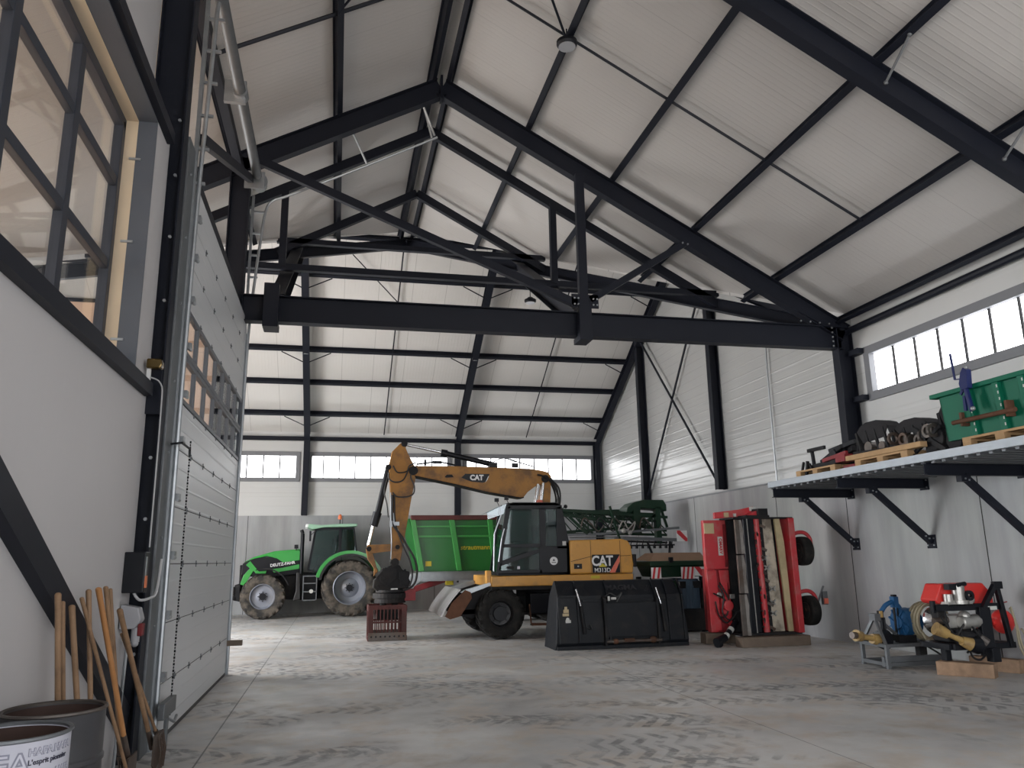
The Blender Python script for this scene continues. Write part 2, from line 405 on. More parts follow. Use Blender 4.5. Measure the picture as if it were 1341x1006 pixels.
# power-floated slab with dust, damp patches and chevron tyre prints
def floor_mat():
    m = bpy.data.materials.new('dusty_slab'); m.use_nodes = True
    nt = m.node_tree; N = nt.nodes; Lk = nt.links; b = N['Principled BSDF']
    tc = N.new('ShaderNodeTexCoord')
    def noise(sc, det=6, vec=None, rough=.6):
        n = N.new('ShaderNodeTexNoise'); n.inputs['Scale'].default_value = sc; n.inputs['Detail'].default_value = det; n.inputs['Roughness'].default_value = rough
        Lk.new(vec or tc.outputs['Object'], n.inputs[0]); return n.outputs['Fac']
    def mr(x, a, c, lo=0., hi=1.):
        n = N.new('ShaderNodeMapRange'); n.interpolation_type = 'SMOOTHSTEP'
        for i, q in ((1, a), (2, c), (3, lo), (4, hi)): n.inputs[i].default_value = q
        Lk.new(x, n.inputs[0]); return n.outputs[0]
    def mth(op, a, c=0.):
        n = N.new('ShaderNodeMath'); n.operation = op
        for i, q in enumerate((a, c)):
            if isinstance(q, (int, float)): n.inputs[i].default_value = q
            else: Lk.new(q, n.inputs[i])
        return n.outputs[0]
    def mix(f, a, c):
        n = N.new('ShaderNodeMix'); n.data_type = 'RGBA'; Lk.new(f, n.inputs[0])
        for i, q in ((6, a), (7, c)):
            if isinstance(q, tuple): n.inputs[i].default_value = (*q, 1)
            else: Lk.new(q, n.inputs[i])
        return n.outputs[2]
    base = mix(mr(noise(.35, 4), .35, .7), (.41, .41, .41), (.62, .61, .595))
    base = mix(mth('MULTIPLY', mr(noise(1.6, 9, rough=.72), .46, .62), .75), base, (.52, .455, .39))
    base = mix(mth('MULTIPLY', mr(noise(.8, 6), .55, .72), .5), base, (.235, .215, .195))
    sp = N.new('ShaderNodeSeparateXYZ'); Lk.new(tc.outputs['Object'], sp.inputs[0])
    # tyre prints: tracks that run across the nave with a slight curve
    wob = mth('MULTIPLY', mth('SUBTRACT', noise(.22, 2), .5), 2.2)
    prints = None
    for (ang, off, per, ph) in ((math.radians(-8), 9.1, .9, 0.), (math.radians(-14), 7.2, 1.2, .4), (math.radians(58), 2.0, 1.6, .1)):
        ca, sa = math.cos(ang), math.sin(ang)
        u = mth('ADD', mth('MULTIPLY', sp.outputs[0], ca), mth('MULTIPLY', sp.outputs[1], sa))
        v = mth('ADD', mth('ADD', mth('MULTIPLY', sp.outputs[0], -sa), mth('MULTIPLY', sp.outputs[1], ca)), wob)
        cell = mth('FRACT', mth('ADD', mth('DIVIDE', v, per), ph))
        lane = mth('ABSOLUTE', mth('SUBTRACT', cell, .5))
        inl = mr(lane, .2, .26, 1, 0)
        chev = mth('ABSOLUTE', mth('SUBTRACT', mth('FRACT', mth('ADD', mth('DIVIDE', u, .2), mth('MULTIPLY', lane, 2.6))), .5))
        msk = mth('MULTIPLY', mr(chev, .2, .34), inl)
        msk = mth('MULTIPLY', msk, mr(noise(.5, 3), .44 if ang < 1 else .5, .60))
        prints = msk if prints is None else mth('MAXIMUM', prints, msk)
    prints = mth('MULTIPLY', prints, mr(noise(5, 5, rough=.7), .35, .6))
    base = mix(mth('MULTIPLY', prints, .8), base, (.15, .15, .155))
    # pale scuffs on the left of the nave
    px = mth('MULTIPLY', mr(noise(1.3, 7, rough=.75), .58, .68), mr(noise(7, 5), .45, .62))
    base = mix(mth('MULTIPLY', px, .75), base, (.56, .56, .55))
    # expansion joints
    jx = mth('LESS_THAN', mth('ABSOLUTE', mth('SUBTRACT', sp.outputs[0], 4.2)), .006)
    jy = mth('LESS_THAN', mth('ABSOLUTE', mth('SUBTRACT', sp.outputs[1], 13.9)), .008)
    jj = mth('LESS_THAN', mth('ABSOLUTE', mth('SUBTRACT', sp.outputs[0], -1.1)), .008)
    joint = mth('MAXIMUM', mth('MAXIMUM', jx, jy), jj)
    base = mix(mth('MULTIPLY', joint, .8), base, (.09, .09, .09))
    Lk.new(base, b.inputs['Base Color'])
    r = mth('ADD', mr(noise(.5, 5), .35, .65, .30, .62), mth('MULTIPLY', mr(noise(3, 6), .4, .6), .12))
    Lk.new(r, b.inputs['Roughness'])
    bp = N.new('ShaderNodeBump'); bp.inputs['Strength'].default_value = .12; bp.inputs['Distance'].default_value = .01
    Lk.new(mth('ADD', noise(14, 6), mth('MULTIPLY', prints, -.6)), bp.inputs['Height']); Lk.new(bp.outputs[0], b.inputs['Normal'])
    return m
M['floor'] = floor_mat()
# ================================================================== THE BUILDING
XR, YR = 1.63, 20.4              # nave ridge (x), crossing ridge (y)
XL, XW, YB, YF = -1.75, 9.65, 28.0, -6.0
SN, SX = .55, .59
def zn(x): return 10.62 - SN * abs(x - XR)
def zc(y): return 10.62 - SX * abs(y - YR)
def struct(o, kind='structure'): o['kind'] = kind; return o

f = MB().prism([(-1.97, -8), (10.2, -8), (10.2, 28.3), (-8.5, 28.3), (-8.5, 13), (-1.97, 13)], 'z', -.3, 0).build('floor', M['floor']); struct(f)
g = MB().prism([(-40, -40), (40, -40), (40, -8.02), (-1.99, -8.02), (-1.99, 12.98), (-8.52, 12.98), (-8.52, 60), (-40, 60)], 'z', -.3, -.02).build('floor', M['yard']); struct(g)

def slab(name, pts, mt, th=.12):
    m = MB(); n = len(pts)
    m.v = [V(p) for p in pts] + [V((p[0], p[1], p[2] + th)) for p in pts]
    m.f = [tuple(range(n)), tuple(reversed(range(n, 2 * n)))] + [(i, n + i, n + (i + 1) % n, (i + 1) % n) for i in range(n)]
    return struct(m.build(name, mt))
yv = 12.8
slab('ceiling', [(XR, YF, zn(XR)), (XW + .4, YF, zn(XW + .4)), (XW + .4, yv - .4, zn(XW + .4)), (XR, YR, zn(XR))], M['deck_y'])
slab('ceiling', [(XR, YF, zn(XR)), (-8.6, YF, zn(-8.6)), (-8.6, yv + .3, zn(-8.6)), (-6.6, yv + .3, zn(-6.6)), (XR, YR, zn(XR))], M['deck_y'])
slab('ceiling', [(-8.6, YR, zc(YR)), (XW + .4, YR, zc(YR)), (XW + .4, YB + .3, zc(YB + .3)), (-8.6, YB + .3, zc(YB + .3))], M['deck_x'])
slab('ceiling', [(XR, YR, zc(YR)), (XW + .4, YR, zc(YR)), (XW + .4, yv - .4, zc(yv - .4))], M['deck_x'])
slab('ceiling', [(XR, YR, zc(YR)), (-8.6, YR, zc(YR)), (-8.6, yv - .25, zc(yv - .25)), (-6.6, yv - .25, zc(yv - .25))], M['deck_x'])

def holed(m, axis, c0, c1, a0, a1, z0, z1, holes):
    """wall slab with rectangular openings; holes sorted: (a0,a1,z0,z1), same z band"""
    def bx(p, q, r, s):
        if q - p < 1e-4 or s - r < 1e-4: return
        if axis == 'x': m.box(c0, c1, p, q, r, s)
        else: m.box(p, q, c0, c1, r, s)
    if not holes: bx(a0, a1, z0, z1); return m
    hz0, hz1 = holes[0][2], holes[0][3]
    bx(a0, a1, z0, hz0); bx(a0, a1, hz1, z1)
    cur = a0
    for h in holes: bx(cur, h[0], hz0, hz1); cur = h[1]
    bx(cur, a1, hz0, hz1)
    return m

# right wall: precast concrete below, panels above, gable of the crossing behind
RW = [(-2.2, 2.3), (2.9, 7.2), (7.95, 12.48)]  # the two bays nearer the front are unseen, added for light
wr = struct(thing('wall_right', None, None, (XW, 11, 0)))
MB().box(XW, XW + .25, YF, YB, 0, 3.25).build('concrete_base', M['concrete'], wr)
m = holed(MB(), 'x', XW + .03, XW + .2, YF, 12.8, 3.25, 6.12, [(a, b, 4.43, 5.46) for a, b in RW]); m.build('cladding', M['clad'], wr)
MB().prism([(12.8, 3.25), (28.0, 3.25), (28.0, zc(28) + .02), (YR, zc(YR) + .02), (12.8, zc(12.8) - .02)], 'x', XW + .03, XW + .2).build('gable_cladding', M['clad_gloss'], wr)
MB().box(XW - .01, XW + .03, 12.9, 28, 3.23, 3.27).build('base_flashing', M['frame_light'], wr)
# joints between the precast panels
jm = MB()
for yy in (16.0, 20.16, 13.5, 10.24, 7.1, 24.4): jm.box(XW - .003, XW + .01, yy - .008, yy + .008, 0, 3.25)
jm.build('panel_joint', M['black_dull'], wr)

BW = [(-7.6, -6.55), (-6.35, -1.31), (-1.05, 3.98), (4.42, 9.42)]
wb = struct(thing('wall_back', None, None, (0, YB, 0)))
MB().box(-8.5, XW + .25, YB, YB + .25, 0, 3.22).build('concrete_base', M['concrete'], wb)
holed(MB(), 'y', YB + .02, YB + .2, -8.5, XW + .03, 3.22, zc(YB) + .05, [(a, b, 4.38, 5.42) for a, b in BW]).build('cladding', M['clad'], wb)
jm = MB()
for xx in (-2.93, .2, 3.4, 6.6): jm.box(xx - .008, xx + .008, YB - .003, YB + .01, 0, 3.22)
jm.build('panel_joint', M['black_dull'], wb)

def strip_window(n, axis, c, a0, a1, z0, z1, fw=.15, pitch=.545, start=None, deep=.12):
    w = struct(thing('window_%d' % n, None, None, ((c, (a0 + a1) / 2, z0) if axis == 'x' else ((a0 + a1) / 2, c, z0))))
    def bx(m, p, q, d0, d1, r, s):
        if axis == 'x': m.box(c + d0, c + d1, p, q, r, s)
        else: m.box(p, q, c + d0, c + d1, r, s)
    m = MB()
    bx(m, a0, a1, -.03, deep, z0, z0 + fw); bx(m, a0, a1, -.03, deep, z1 - fw, z1)
    bx(m, a0, a0 + fw, -.03, deep, z0 + fw, z1 - fw); bx(m, a1 - fw, a1, -.03, deep, z0 + fw, z1 - fw)
    m.build('window_frame', M['frame_light'], w, bevel=.004)
    p = MB(); bx(p, a0 + fw, a1 - fw, .09, .11, z0 + fw, z1 - fw); p.build('pane', M['poly'], w)
    bw_ = .011 if axis == 'x' else .019
    q = MB(); s = a1 - fw - pitch
    while s > a0 + fw + .1:
        bx(q, s - bw_, s + bw_, .05, .095, z0 + fw, z1 - fw); s -= pitch
    q.build('glazing_bars', M['black_dull'], w)
    return w
nw = 1
for a, b in RW: strip_window(nw, 'x', XW, a, b, 4.43, 5.46); nw += 1
for a, b in BW: strip_window(nw, 'y', YB, a, b, 4.38, 5.42, .14); nw += 1

# left wall with its big multi-pane window
wl = struct(thing('wall_left', None, None, (XL, 3, 0)))
m = holed(MB(), 'x', XL - .2, XL, .6, 7.62, 0, 5.8, [(2.4, 7.05, 3.25, 5.65)]); holed(m, 'x', XL - .2, XL, YF, .6, 0, 5.8, [(-4.3, .5, 0, 4.3)]); m.build('cladding', M['clad_left'], wl)  # the opening nearest the front is unseen, added for the side fill
MB().box(XL - .35, XL - .2, YF, 7.62, 5.8, 8.4).build('upper_cladding', M['clad_left'], wl)
rv = MB(); x0, x1 = XL - .15, XL
for a, b, c, d in ((7.05, 7.06, 3.25, 5.65), (2.39, 2.4, 3.25, 5.65)): rv.box(x0, x1 + .012, a - .006, b, c, d)
rv.box(x0, x1 + .012, 2.4, 7.05, 5.64, 5.655)
rv.build('steel_reveal', M['frame_grey'], wl)
rv = MB(); rv.box(XL - .32, x0, 7.04, 7.07, 3.25, 5.66); rv.box(XL - .32, x0, 2.4, 7.05, 5.63, 5.66); rv.box(XL - .32, x0, 2.38, 2.41, 3.25, 5.66)
rv.build('board_reveal', M['cream_wood'], wl)
rv = MB(); rv.box(XL - .28, XL - .262, 7.02, 7.045, 3.25, 5.64); rv.build('foam_edge', M['osb'], wl)
w8 = struct(thing('window_%d' % nw, None, None, (XL - .3, 4.7, 3.2))); nw += 1
wx0, wx1 = XL - .33, XL - .25
m = MB(); m.box(wx0, wx1, 2.4, 7.04, 3.2, 3.34); m.box(wx0, wx1, 2.4, 7.04, 5.53, 5.63); m.box(wx0, wx1, 6.95, 7.04, 3.3, 5.6); m.box(wx0, wx1, 2.4, 2.5, 3.3, 5.6)
m.build('window_frame', M['frame_dark'], w8, bevel=.006)
m = MB()
for yy in (5.84, 4.7, 3.55): m.box(wx0 + .005, wx1 - .005, yy - .055, yy + .055, 3.3, 5.6)
m.build('mullions', M['frame_dark'], w8, bevel=.005)
m = MB()
for zz in (4.98, 4.2): m.box(wx0 + .01, wx1 - .01, 2.45, 7.0, zz - .045, zz + .045)
m.build('transoms', M['frame_dark'], w8, bevel=.005)
MB().box(XL - .3, XL - .292, 2.45, 7.0, 3.3, 5.58).build('pane', M['glass_win'], w8)
fx = MB()
for zz in (3.55, 4.45, 5.25): fx.box(XL - .2, XL - .1, 7.025, 7.04, zz - .01, zz + .01)
fx.build('fixing_cramps', M['galv'], w8)

# front end, left flank of the crossing and the covered yard on the left
wf = struct(thing('wall_front', None, None, (4, YF, 0)))
holed(MB(), 'y', YF - .2, YF, XL, XW + .2, 0, 6.1, [(3.8, 8.7, 0.0, 5.4)]).build('cladding', M['clad'], wf)  # unseen opening, placed to suit the front fill lamp
MB().prism([(XL, 6.1), (XW + .2, 6.1), (XR, 10.6), (XL, 8.75)], 'y', YF - .2, YF).build('gable_cladding', M['clad'], wf)
ws = struct(thing('wall_far_left', None, None, (-8.5, 20, 0)))
holed(MB(), 'x', -8.7, -8.5, 12.6, YB + .2, 0, 6.0, [(15.0, 21.4, 0.0, 5.2)]).build('cladding', M['clad'], ws)
MB().prism([(12.6, 6.0), (YB + .2, 6.0), (YR, 10.6)], 'x', -8.7, -8.5).build('gable_cladding', M['clad'], ws)
wn = struct(thing('wall_left_return', None, None, (-5, 12.7, 0)))
MB().box(-8.5, -1.97, 13.0, 13.15, 0, 5.75).build('cladding', M['peach'], wn)

# ------------------------------------------------------------------ steelwork
def i_part(name, p0, p1, w, h, parent, up=(0, 0, 1), tf=.016, tw=.012):
    return MB().ibeam(p0, p1, w, h, tf, tw, up).build(name, M['steel'], parent)
def bolts(pts, parent, d=(0, -1, 0), r=.018):
    m = MB()
    for p in pts: m.cyl(p, V(p) + V(d) * .02, r, n=6)
    return m.build('bolts', M['galv'], parent)

def nave_frame(y, label, loaded=False, left_to=XL, wcol=.2):
    t = thing('portal_frame', label, 'steel frame', (XR, y, 0), group='portal frames of the nave')
    rt = .36; dz = .22 + rt / 2 / math.cos(math.atan(SN))
    zb = lambda x: zn(x) - dz
    i_part('rafter', (XR, y, zb(XR)), (XW - .1, y, zb(XW - .1)), .17, rt, t)
    i_part('rafter', (XR, y, zb(XR)), (left_to, y, zb(left_to)), .17, rt, t)
    i_part('column', (XW - .18, y, 3.26), (XW - .18, y, zb(XW) + .12), wcol, .33, t, up=(1, 0, 0))
    yc = y + (.14 if not loaded and y < 9 else 0)
    i_part('column', (XL - .03, yc, 0), (XL - .03, yc, zb(XL) + .1), wcol, .32, t, up=(1, 0, 0))
    MB().box(XR - .02, XR + .02, y - .1, y + .1, zb(XR) - .26, zb(XR) + .22).build('apex_plate', M['steel'], t)
    return t, zb
fa, zb = nave_frame(7.56, 'nearest big dark portal frame whose rafter crosses the top right ceiling')
bolts([(XL + .08, 7.60, z) for z in (.9, 1.5, 2.05, 2.6, 3.2, 4.1, 4.75, 5.4, 6.0)] , fa, r=.016)
MB().prism([(XL - .02, 3.0), (XL + .12, 3.0), (XL + .12, 3.45), (XL - .02, 3.45)], 'y', 7.57, 7.60).build('gusset', M['steel'], fa)
for (xx) in (6.5, 8.1):
    z = zn(xx); MB().tube([(xx + .02, 6.95, z - .22), (xx + .02, 7.44, z - .55)], .018, 6).ball((xx + .02, 7.44, z - .55), .03).ball((xx + .02, 6.95, z - .22), .03).build('fly_brace', M['galv_dark'], fa)

fb, zb = nave_frame(12.85, 'dark portal frame with the long tie beam and a bolted hanger post', left_to=-2.9)
i_part('tie_beam', (XL + .05, 12.85, 5.735), (XW - .2, 12.85, 5.735), .2, .45, fb)
MB().box(4.1, 4.26, 12.62, 12.74, 5.5, zn(4.2) - .6).build('hanger_post', M['steel'], fb, bevel=.004)
MB().box(4.07, 4.30, 12.58, 12.98, 5.40, 5.50).box(4.07, 4.30, 12.58, 12.745, 5.50, 6.05).build('hanger_collar', M['steel'], fb, bevel=.004)
MB().box(-1.28, -1.04, 12.6, 12.98, 5.38, 5.48).box(-1.28, -1.04, 12.6, 12.745, 5.48, 6.12).build('hanger_collar', M['steel'], fb, bevel=.004)
MB().bar((4.30, 12.68, 6.16), (6.25, 12.68, 7.42), .1, .12).build('brace', M['steel'], fb)
MB().bar((4.05, 12.68, 6.08), (-1.5, 12.68, 8.32), .1, .14).build('brace', M['steel'], fb)
MB().box(3.95, 4.45, 12.63, 12.65, 6.0, 6.25).build('gusset', M['steel'], fb)
bolts([(4.0 + .07 * i, 12.63, z) for i in (0, 1, 5, 6) for z in (6.06, 6.17)] + [(6.15, 12.62, 7.38), (6.25, 12.62, 7.36)], fb)
bolts([(9.2, 12.745, 5.55 + .09 * i) for i in range(5)] + [(8.55 + .2 * i, 12.745, 6.02 - .01 * i) for i in range(4)], fb)
MB().prism([(XW - .5, 5.95), (XW - .02, 5.95), (XW - .02, 6.0), (XW - .9, 6.36), (XW - 1.1, 6.25)], 'y', 12.82, 12.88).build('haunch', M['steel'], fb)

def jack(y, label, xr, xl, ztie, posts):
    t = thing('jack_frame', label, 'steel frame', (XR, y, ztie), group='small jack frames')
    for xe in (xr, xl):
        MB().bar((XR, y, zn(XR) - .3), (xe, y, zn(xe) - .3), .12, .18).build('rafter', M['steel'], t)
    MB().bar((xl, y, ztie), (xr, y, ztie), .12, .12).build('tie_beam', M['steel'], t)
    for px in posts:
        MB().box(px - .065, px + .065, y - .08, y + .05, ztie, zn(px) - .3).build('post', M['steel'], t)
    return t
jack(14.6, 'dark jack frame just behind the long tie beam, on two thin posts', 7.85, -4.6, 7.15, (4.2, -1.18))
jack(17.45, 'farthest and smallest dark jack frame under the nave ridge', 4.8, -1.55, 8.87, ())

for x1, lab in ((9.55, 'dark valley beam rising from the right column to the ridge'), (-6.4, 'dark valley beam rising from the left towards the ridge')):
    a = MB().ibeam((x1, 12.9, zn(x1) - .33), (XR, YR - .05, 10.22), .2, .26).build('valley_beam', M['steel']); tag(a, lab, 'roof beam', 'valley beams')

for x, lab in ((-1.1, 'dark transverse frame left of the yellow boom, standing on the back wall'), (4.2, 'dark transverse frame behind the excavator boom, standing on the back wall'), (9.48, 'dark gable frame in the far right corner against the ribbed gable')):
    t = thing('crossing_frame', lab, 'steel frame', (x, YR, 3.2), group='transverse steel frames')
    e = zc(28) - .3
    i_part('rafter', (x, YR, 10.22), (x, 27.75, zc(27.75) - .36), .2, .26, t)
    i_part('rafter', (x, YR, 10.2), (x, 13.0, zc(13.0) - .36), .24 if x < 9 else .18, .34 if x < 9 else .2, t)
    i_part('column', (x, 27.84, 3.22 if x < 9 else 0), (x, 27.84, e), .2, .26, t, up=(0, 1, 0))
    for yy in (24.35, 27.0, 21.75):
        z = zc(yy) - .2
        for s in ((-1, 1) if x < 9 else (-1,)):
            MB().tube([(x, yy + .1, z - .36), (x + s * .75, yy, z - .03)], .018, 5).build('fly_brace', M['steel'], t)

def purlin(p0, p1, label, w=.1, h=.17, up=(0, 0, 1), g='dark purlins under the roof panels'):
    o = MB().ibeam(p0, p1, w, h, .012, .03, up).build('purlin', M['steel']); return tag(o, label, 'purlin', g)
nr = Vector((SN, 0, 1)).normalized(); nl = Vector((-SN, 0, 1)).normalized()
ordn = ['lowest', 'second from the eave', 'third from the eave', 'fourth from the eave']
for i, x in enumerate((8.17, 6.54, 4.92, 3.29)):
    ye = yv + (XW - x) * (YR - yv) / (XW - XR) - .1
    purlin((x, YF, zn(x) - .12), (x, ye, zn(x) - .12), 'dark purlin running away along the right roof slope, ' + ordn[i], up=nr)
purlin((XR + .17, YF, zn(XR + .17) - .11), (XR + .17, YR, zn(XR + .17) - .11), 'dark ridge purlin of the nave, right one of the pair', up=nr, w=.09)
purlin((XR - .17, YF, zn(XR - .17) - .11), (XR - .17, YR, zn(XR - .17) - .11), 'dark ridge purlin of the nave, left one of the pair', up=nl, w=.09)
purlin((-.22, YF, zn(-.22) - .12), (-.22, 18.6, zn(-.22) - .12), 'dark purlin running away along the left roof slope', up=nl, w=.1)
purlin((-1.98, 7.7, zn(-1.98) - .12), (-1.98, 16.8, zn(-1.95) - .12), 'dark purlin along the left slope above the roller door shaft', up=nl)
nf = Vector((0, SX, 1)).normalized()
fl = ['just above the back windows', 'second above the back windows', 'third above the back windows', 'right behind the long tie beam', 'seen just above the long tie beam', 'highest on the far slope beside the ridge']
for i, y in enumerate((27.0, 25.65, 24.35, 23.05, 21.75, 20.55)):
    purlin((-8.5, y, zc(y) - .12), (XW, y, zc(y) - .12), 'dark cross purlin on the far roof slope, ' + fl[i], up=nf)
o = MB().ibeam((-8.5, 27.9, 5.87), (XW, 27.9, 5.87), .12, .14).build('eave_beam', M['steel']); tag(o, 'dark eave beam over the back window band', 'roof beam')
o = MB().cyl((XW - .1, YF, 5.86), (XW - .1, 12.75, 5.86), .065, n=10).build('eave_tube', M['steel']); tag(o, 'round dark tube along the eave above the right windows', 'tube')
o = MB().ibeam((XW - .25, YF, 6.08), (XW - .25, 12.8, 6.08), .08, .14, up=nr).build('eave_purlin', M['steel']); tag(o, 'dark eave purlin beside the round tube, right wall', 'purlin')

def rod(name, pts, label, r=.016, cat='tie rod', mt='steel'):
    o = MB().tube(pts, r, 6).build(name, M[mt]); return tag(o, label, cat, {'sag_rod': 'thin sag rods between purlins', 'roof_brace': 'thin diagonal roof braces', 'cross_brace': 'crossed braces on the gable'}.get(name))
rod('sag_rod', [(XR + .2, 10.2, zn(XR + .2) - .13), (8.17, 10.2, zn(8.17) - .13)], 'thin sag rod crossing the right slope purlins', .022)
rod('sag_rod', [(XR - .2, 10.2, zn(XR - .2) - .13), (-1.9, 10.2, zn(-1.9) - .13)], 'thin sag rod crossing the left slope purlin', .03)
rod('sag_rod', [(XR + .2, 4.9, zn(XR + .2) - .13), (8.17, 4.9, zn(8.17) - .13)], 'thin sag rod on the right slope in front of the nearest frame', .022)
rod('sag_rod', [(1.6, 20.6, zc(20.6) - .13), (1.55, 27.9, zc(27.9) - .13)], 'thin sag rod on the far slope left of centre', .02)
rod('sag_rod', [(6.75, 20.6, zc(20.6) - .13), (6.78, 27.9, zc(27.9) - .13)], 'thin sag rod on the far slope near the gable', .02)
rod('roof_brace', [(XR + .2, 8.1, zn(XR + .2) - .2), (3.25, 10.2, zn(3.25) - .2)], 'thin diagonal roof brace running up from the round lamp', .02)
rod('roof_brace', [(XR - .2, 8.0, zn(XR - .2) - .2), (-.22, 10.1, zn(-.22) - .2)], 'thin diagonal roof brace on the left slope at the top edge', .02)
rod('roof_brace', [(.2, 21.0, zc(21) - .2), (2.3, 23.2, zc(23.2) - .2)], 'thin diagonal brace behind the jack frame on the far slope', .016)

for y, lab in ((18.3, 'nearer dark gable column on the ribbed right gable'), (23.3, 'farther dark gable column on the ribbed right gable')):
    o = MB().ibeam((XW - .12, y, 3.3), (XW - .12, y, zc(y) - .1), .2, .24, up=(1, 0, 0)).build('gable_column', M['steel']); tag(o, lab, 'steel column', 'gable columns')
rod('cross_brace', [(XW - .16, 23.1, 8.6), (XW - .16, 18.45, 3.55)], 'gable cross brace falling towards the nearer gable column', .035)
rod('cross_brace', [(XW - .1, 18.6, 9.0), (XW - .1, 23.2, 3.55)], 'gable cross brace falling towards the farther gable column', .035)
rod('downpipe', [(XW - .05, 15.8, 3.1), (XW - .05, 15.8, 5.6), (XW - .05, 15.75, 7.9)], 'thin grey vertical conduit on the ribbed gable above the shelf', .022, 'conduit', 'galv')

# girts and brace on the left wall
o = MB().box(XL, XL + .07, YF, 7.5, 3.15, 3.27).build('sill_girt', M['steel']); tag(o, 'dark sill rail under the big left window', 'wall rail')
o = MB().box(XL, XL + .07, YF, 7.5, 5.68, 5.80).build('header_girt', M['steel']); tag(o, 'dark rail over the big left window', 'wall rail')
o = MB().bar((XL + .04, 2.4, 3.15), (XL + .04, 7.6, .38), .08, .19).build('wall_brace', M['steel']); tag(o, 'dark diagonal brace on the left wall behind the tool handles', 'wall brace')
m = MB()
for z in (4.5, 5.4): m.box(XW - .16, XW, 12.45, 12.75, z - .05, z + .05)
o = m.build('window_rail', M['steel']); tag(o, 'short dark rails between right column and window band', 'wall rail')

# ------------------------------------------------------------------ sectional door
d = struct(thing('door_1', None, None, (-1.6, 10.6, 0)))
DY0, DY1 = 8.2, 13.12
zs = [0.03, .54, 1.10, 1.655, 2.21, 2.78, 3.25, 3.75, 4.25, 4.72, 5.16, 5.62]
for i in range(len(zs) - 1):
    a, b = zs[i] + .004, zs[i + 1] - .004
    if i in (6, 7):
        s = MB(); s.box(-1.62, -1.57, DY0, DY1, a, a + .05); s.box(-1.62, -1.57, DY0, DY1, b - .05, b)
        n = 7
        for k in range(n + 1):
            yy = DY0 + .04 + (DY1 - DY0 - .08) * k / n
            s.box(-1.618, -1.572, yy - .03, yy + .03, a + .05, b - .05)
        so = s.build('door_section', M['frame_grey'], d, bevel=.004)
        for k in range(n):
            ya = DY0 + .04 + (DY1 - DY0 - .08) * k / n + .03; yb = DY0 + .04 + (DY1 - DY0 - .08) * (k + 1) / n - .03
            MB().box(-1.6, -1.594, ya, yb, a + .05, b - .05).build('pane', M['glass_win'], so)
    else:
        so = MB().box(-1.62, -1.58, DY0, DY1, a, b).build('door_section', M['door_panel'], d, bevel=.004)
    if i:
        hm = MB()
        for k in range(1, 6):
            yy = DY0 + (DY1 - DY0) * k / 6
            hm.box(-1.583, -1.572, yy - .013, yy + .013, zs[i] - .035, zs[i] + .035); hm.cyl((-1.57, yy - .02, zs[i]), (-1.57, yy + .02, zs[i]), .009, n=8)
        hm.build('hinges', M['galv_dark'], so)
    rl = MB()
    for yy in (DY0 + .05,): rl.box(-1.58, -1.52, yy - .02, yy + .07, zs[i] + .06, zs[i] + .12); rl.cyl((-1.53, yy - .06, zs[i] + .06), (-1.53, yy + .05, zs[i] + .06), .02, n=8)
    rl.build('roller', M['galv'], so)
MB().box(-1.62, -1.575, DY0, DY1, 0, .04).build('bottom_seal', M['rubber_bare'], d)
jl = MB()
for z in zs[1:-1]: jl.box(-1.615, -1.585, DY0, DY1, z - .005, z + .005)
jl.build('joint_lips', M['black_dull'], d)
# guide tracks: an upright, and the inner rail that bends into the roof slope, with rungs
for yy, nm in ((DY0 - .06, 'near'), (DY1 + .06, 'far')):
    tr = MB()
    tr.box(-1.62, -1.58, yy - .03, yy + .03, 0, 7.9)
    tr.box(-1.62, -1.54, yy - .006, yy + .006, 0, 5.4)
    pts = [(-1.56, yy, .1), (-1.56, yy, 3), (-1.55, yy, 5.3), (-1.50, yy, 6.3), (-1.44, yy, 7.1), (-1.39, yy, 7.6), (-1.28, yy, 7.83), (-.95, yy, 7.99), (.3, yy, 8.66), (1.6, yy, 9.38)]
    if nm == 'near': pts = [(-1.56, yy, .1), (-1.56, yy, 3), (-1.55, yy, 5.3), (-1.53, yy, 6.3), (-1.51, yy, 7.2), (-1.49, yy, 7.85), (-1.42, yy, 8.02), (-1.2, yy, 8.1), (-.95, yy, 8.17), (.3, yy, 8.75), (1.6, yy, 9.42)]
    tr.tube(pts, .024, 8, smooth=4)
    z = 5.6
    while z < 7.9:
        tr.box(-1.6, -1.5 + .06 * (z - 5.3) / 1.5, yy - .015, yy + .015, z - .015, z + .015); z += .4
    tr.build('guide_track', M['galv'], d)
MB().box(-1.9, -1.6, 7.8, 8.12, 0, 5.95).build('jamb_cover', M['galv_dark'], d, bevel=.005)
bm_ = MB()
for z in (.45, 1.1, 1.9, 2.7, 3.4, 4.2, 4.9, 5.6): bm_.cyl((-1.6, 7.95, z), (-1.588, 7.95, z), .014, n=6)
bm_.build('bolts', M['galv'], d)
mm = MB()
for pts in ([(.0, DY1 - .15, zn(0) - .42), (.32, DY1 + .05, 8.7)], [(1.25, DY1 - .25, 9.95), (1.55, DY1 + .05, 9.4)], [(1.3, DY1 - .15, 9.95), (1.5, DY1 + .05, 9.35)]):
    mm.bar(pts[0], pts[1], .035, .02)
mm.build('track_hanger', M['galv'], d)
MB().box(-1.93, -1.65, 7.9, 12.75, 5.66, 5.92).build('header_beam', M['steel'], d)
MB().bar((-1.58, 8.3, 6.2), (-1.58, 12.7, 7.95), .09, .12).build('header_brace', M['steel'], d)
MB().box(-1.85, -1.72, 7.85, 12.75, 8.05, 8.2).build('shaft_beam', M['steel'], d)
sh = MB().cyl((-1.47, 7.9, 7.9), (-1.47, 9.95, 7.9), .075, n=18).cyl((-1.47, 10.15, 7.9), (-1.47, 12.4, 7.9), .075, n=18).cyl((-1.47, 7.7, 7.9), (-1.47, 12.95, 7.9), .02, n=8)
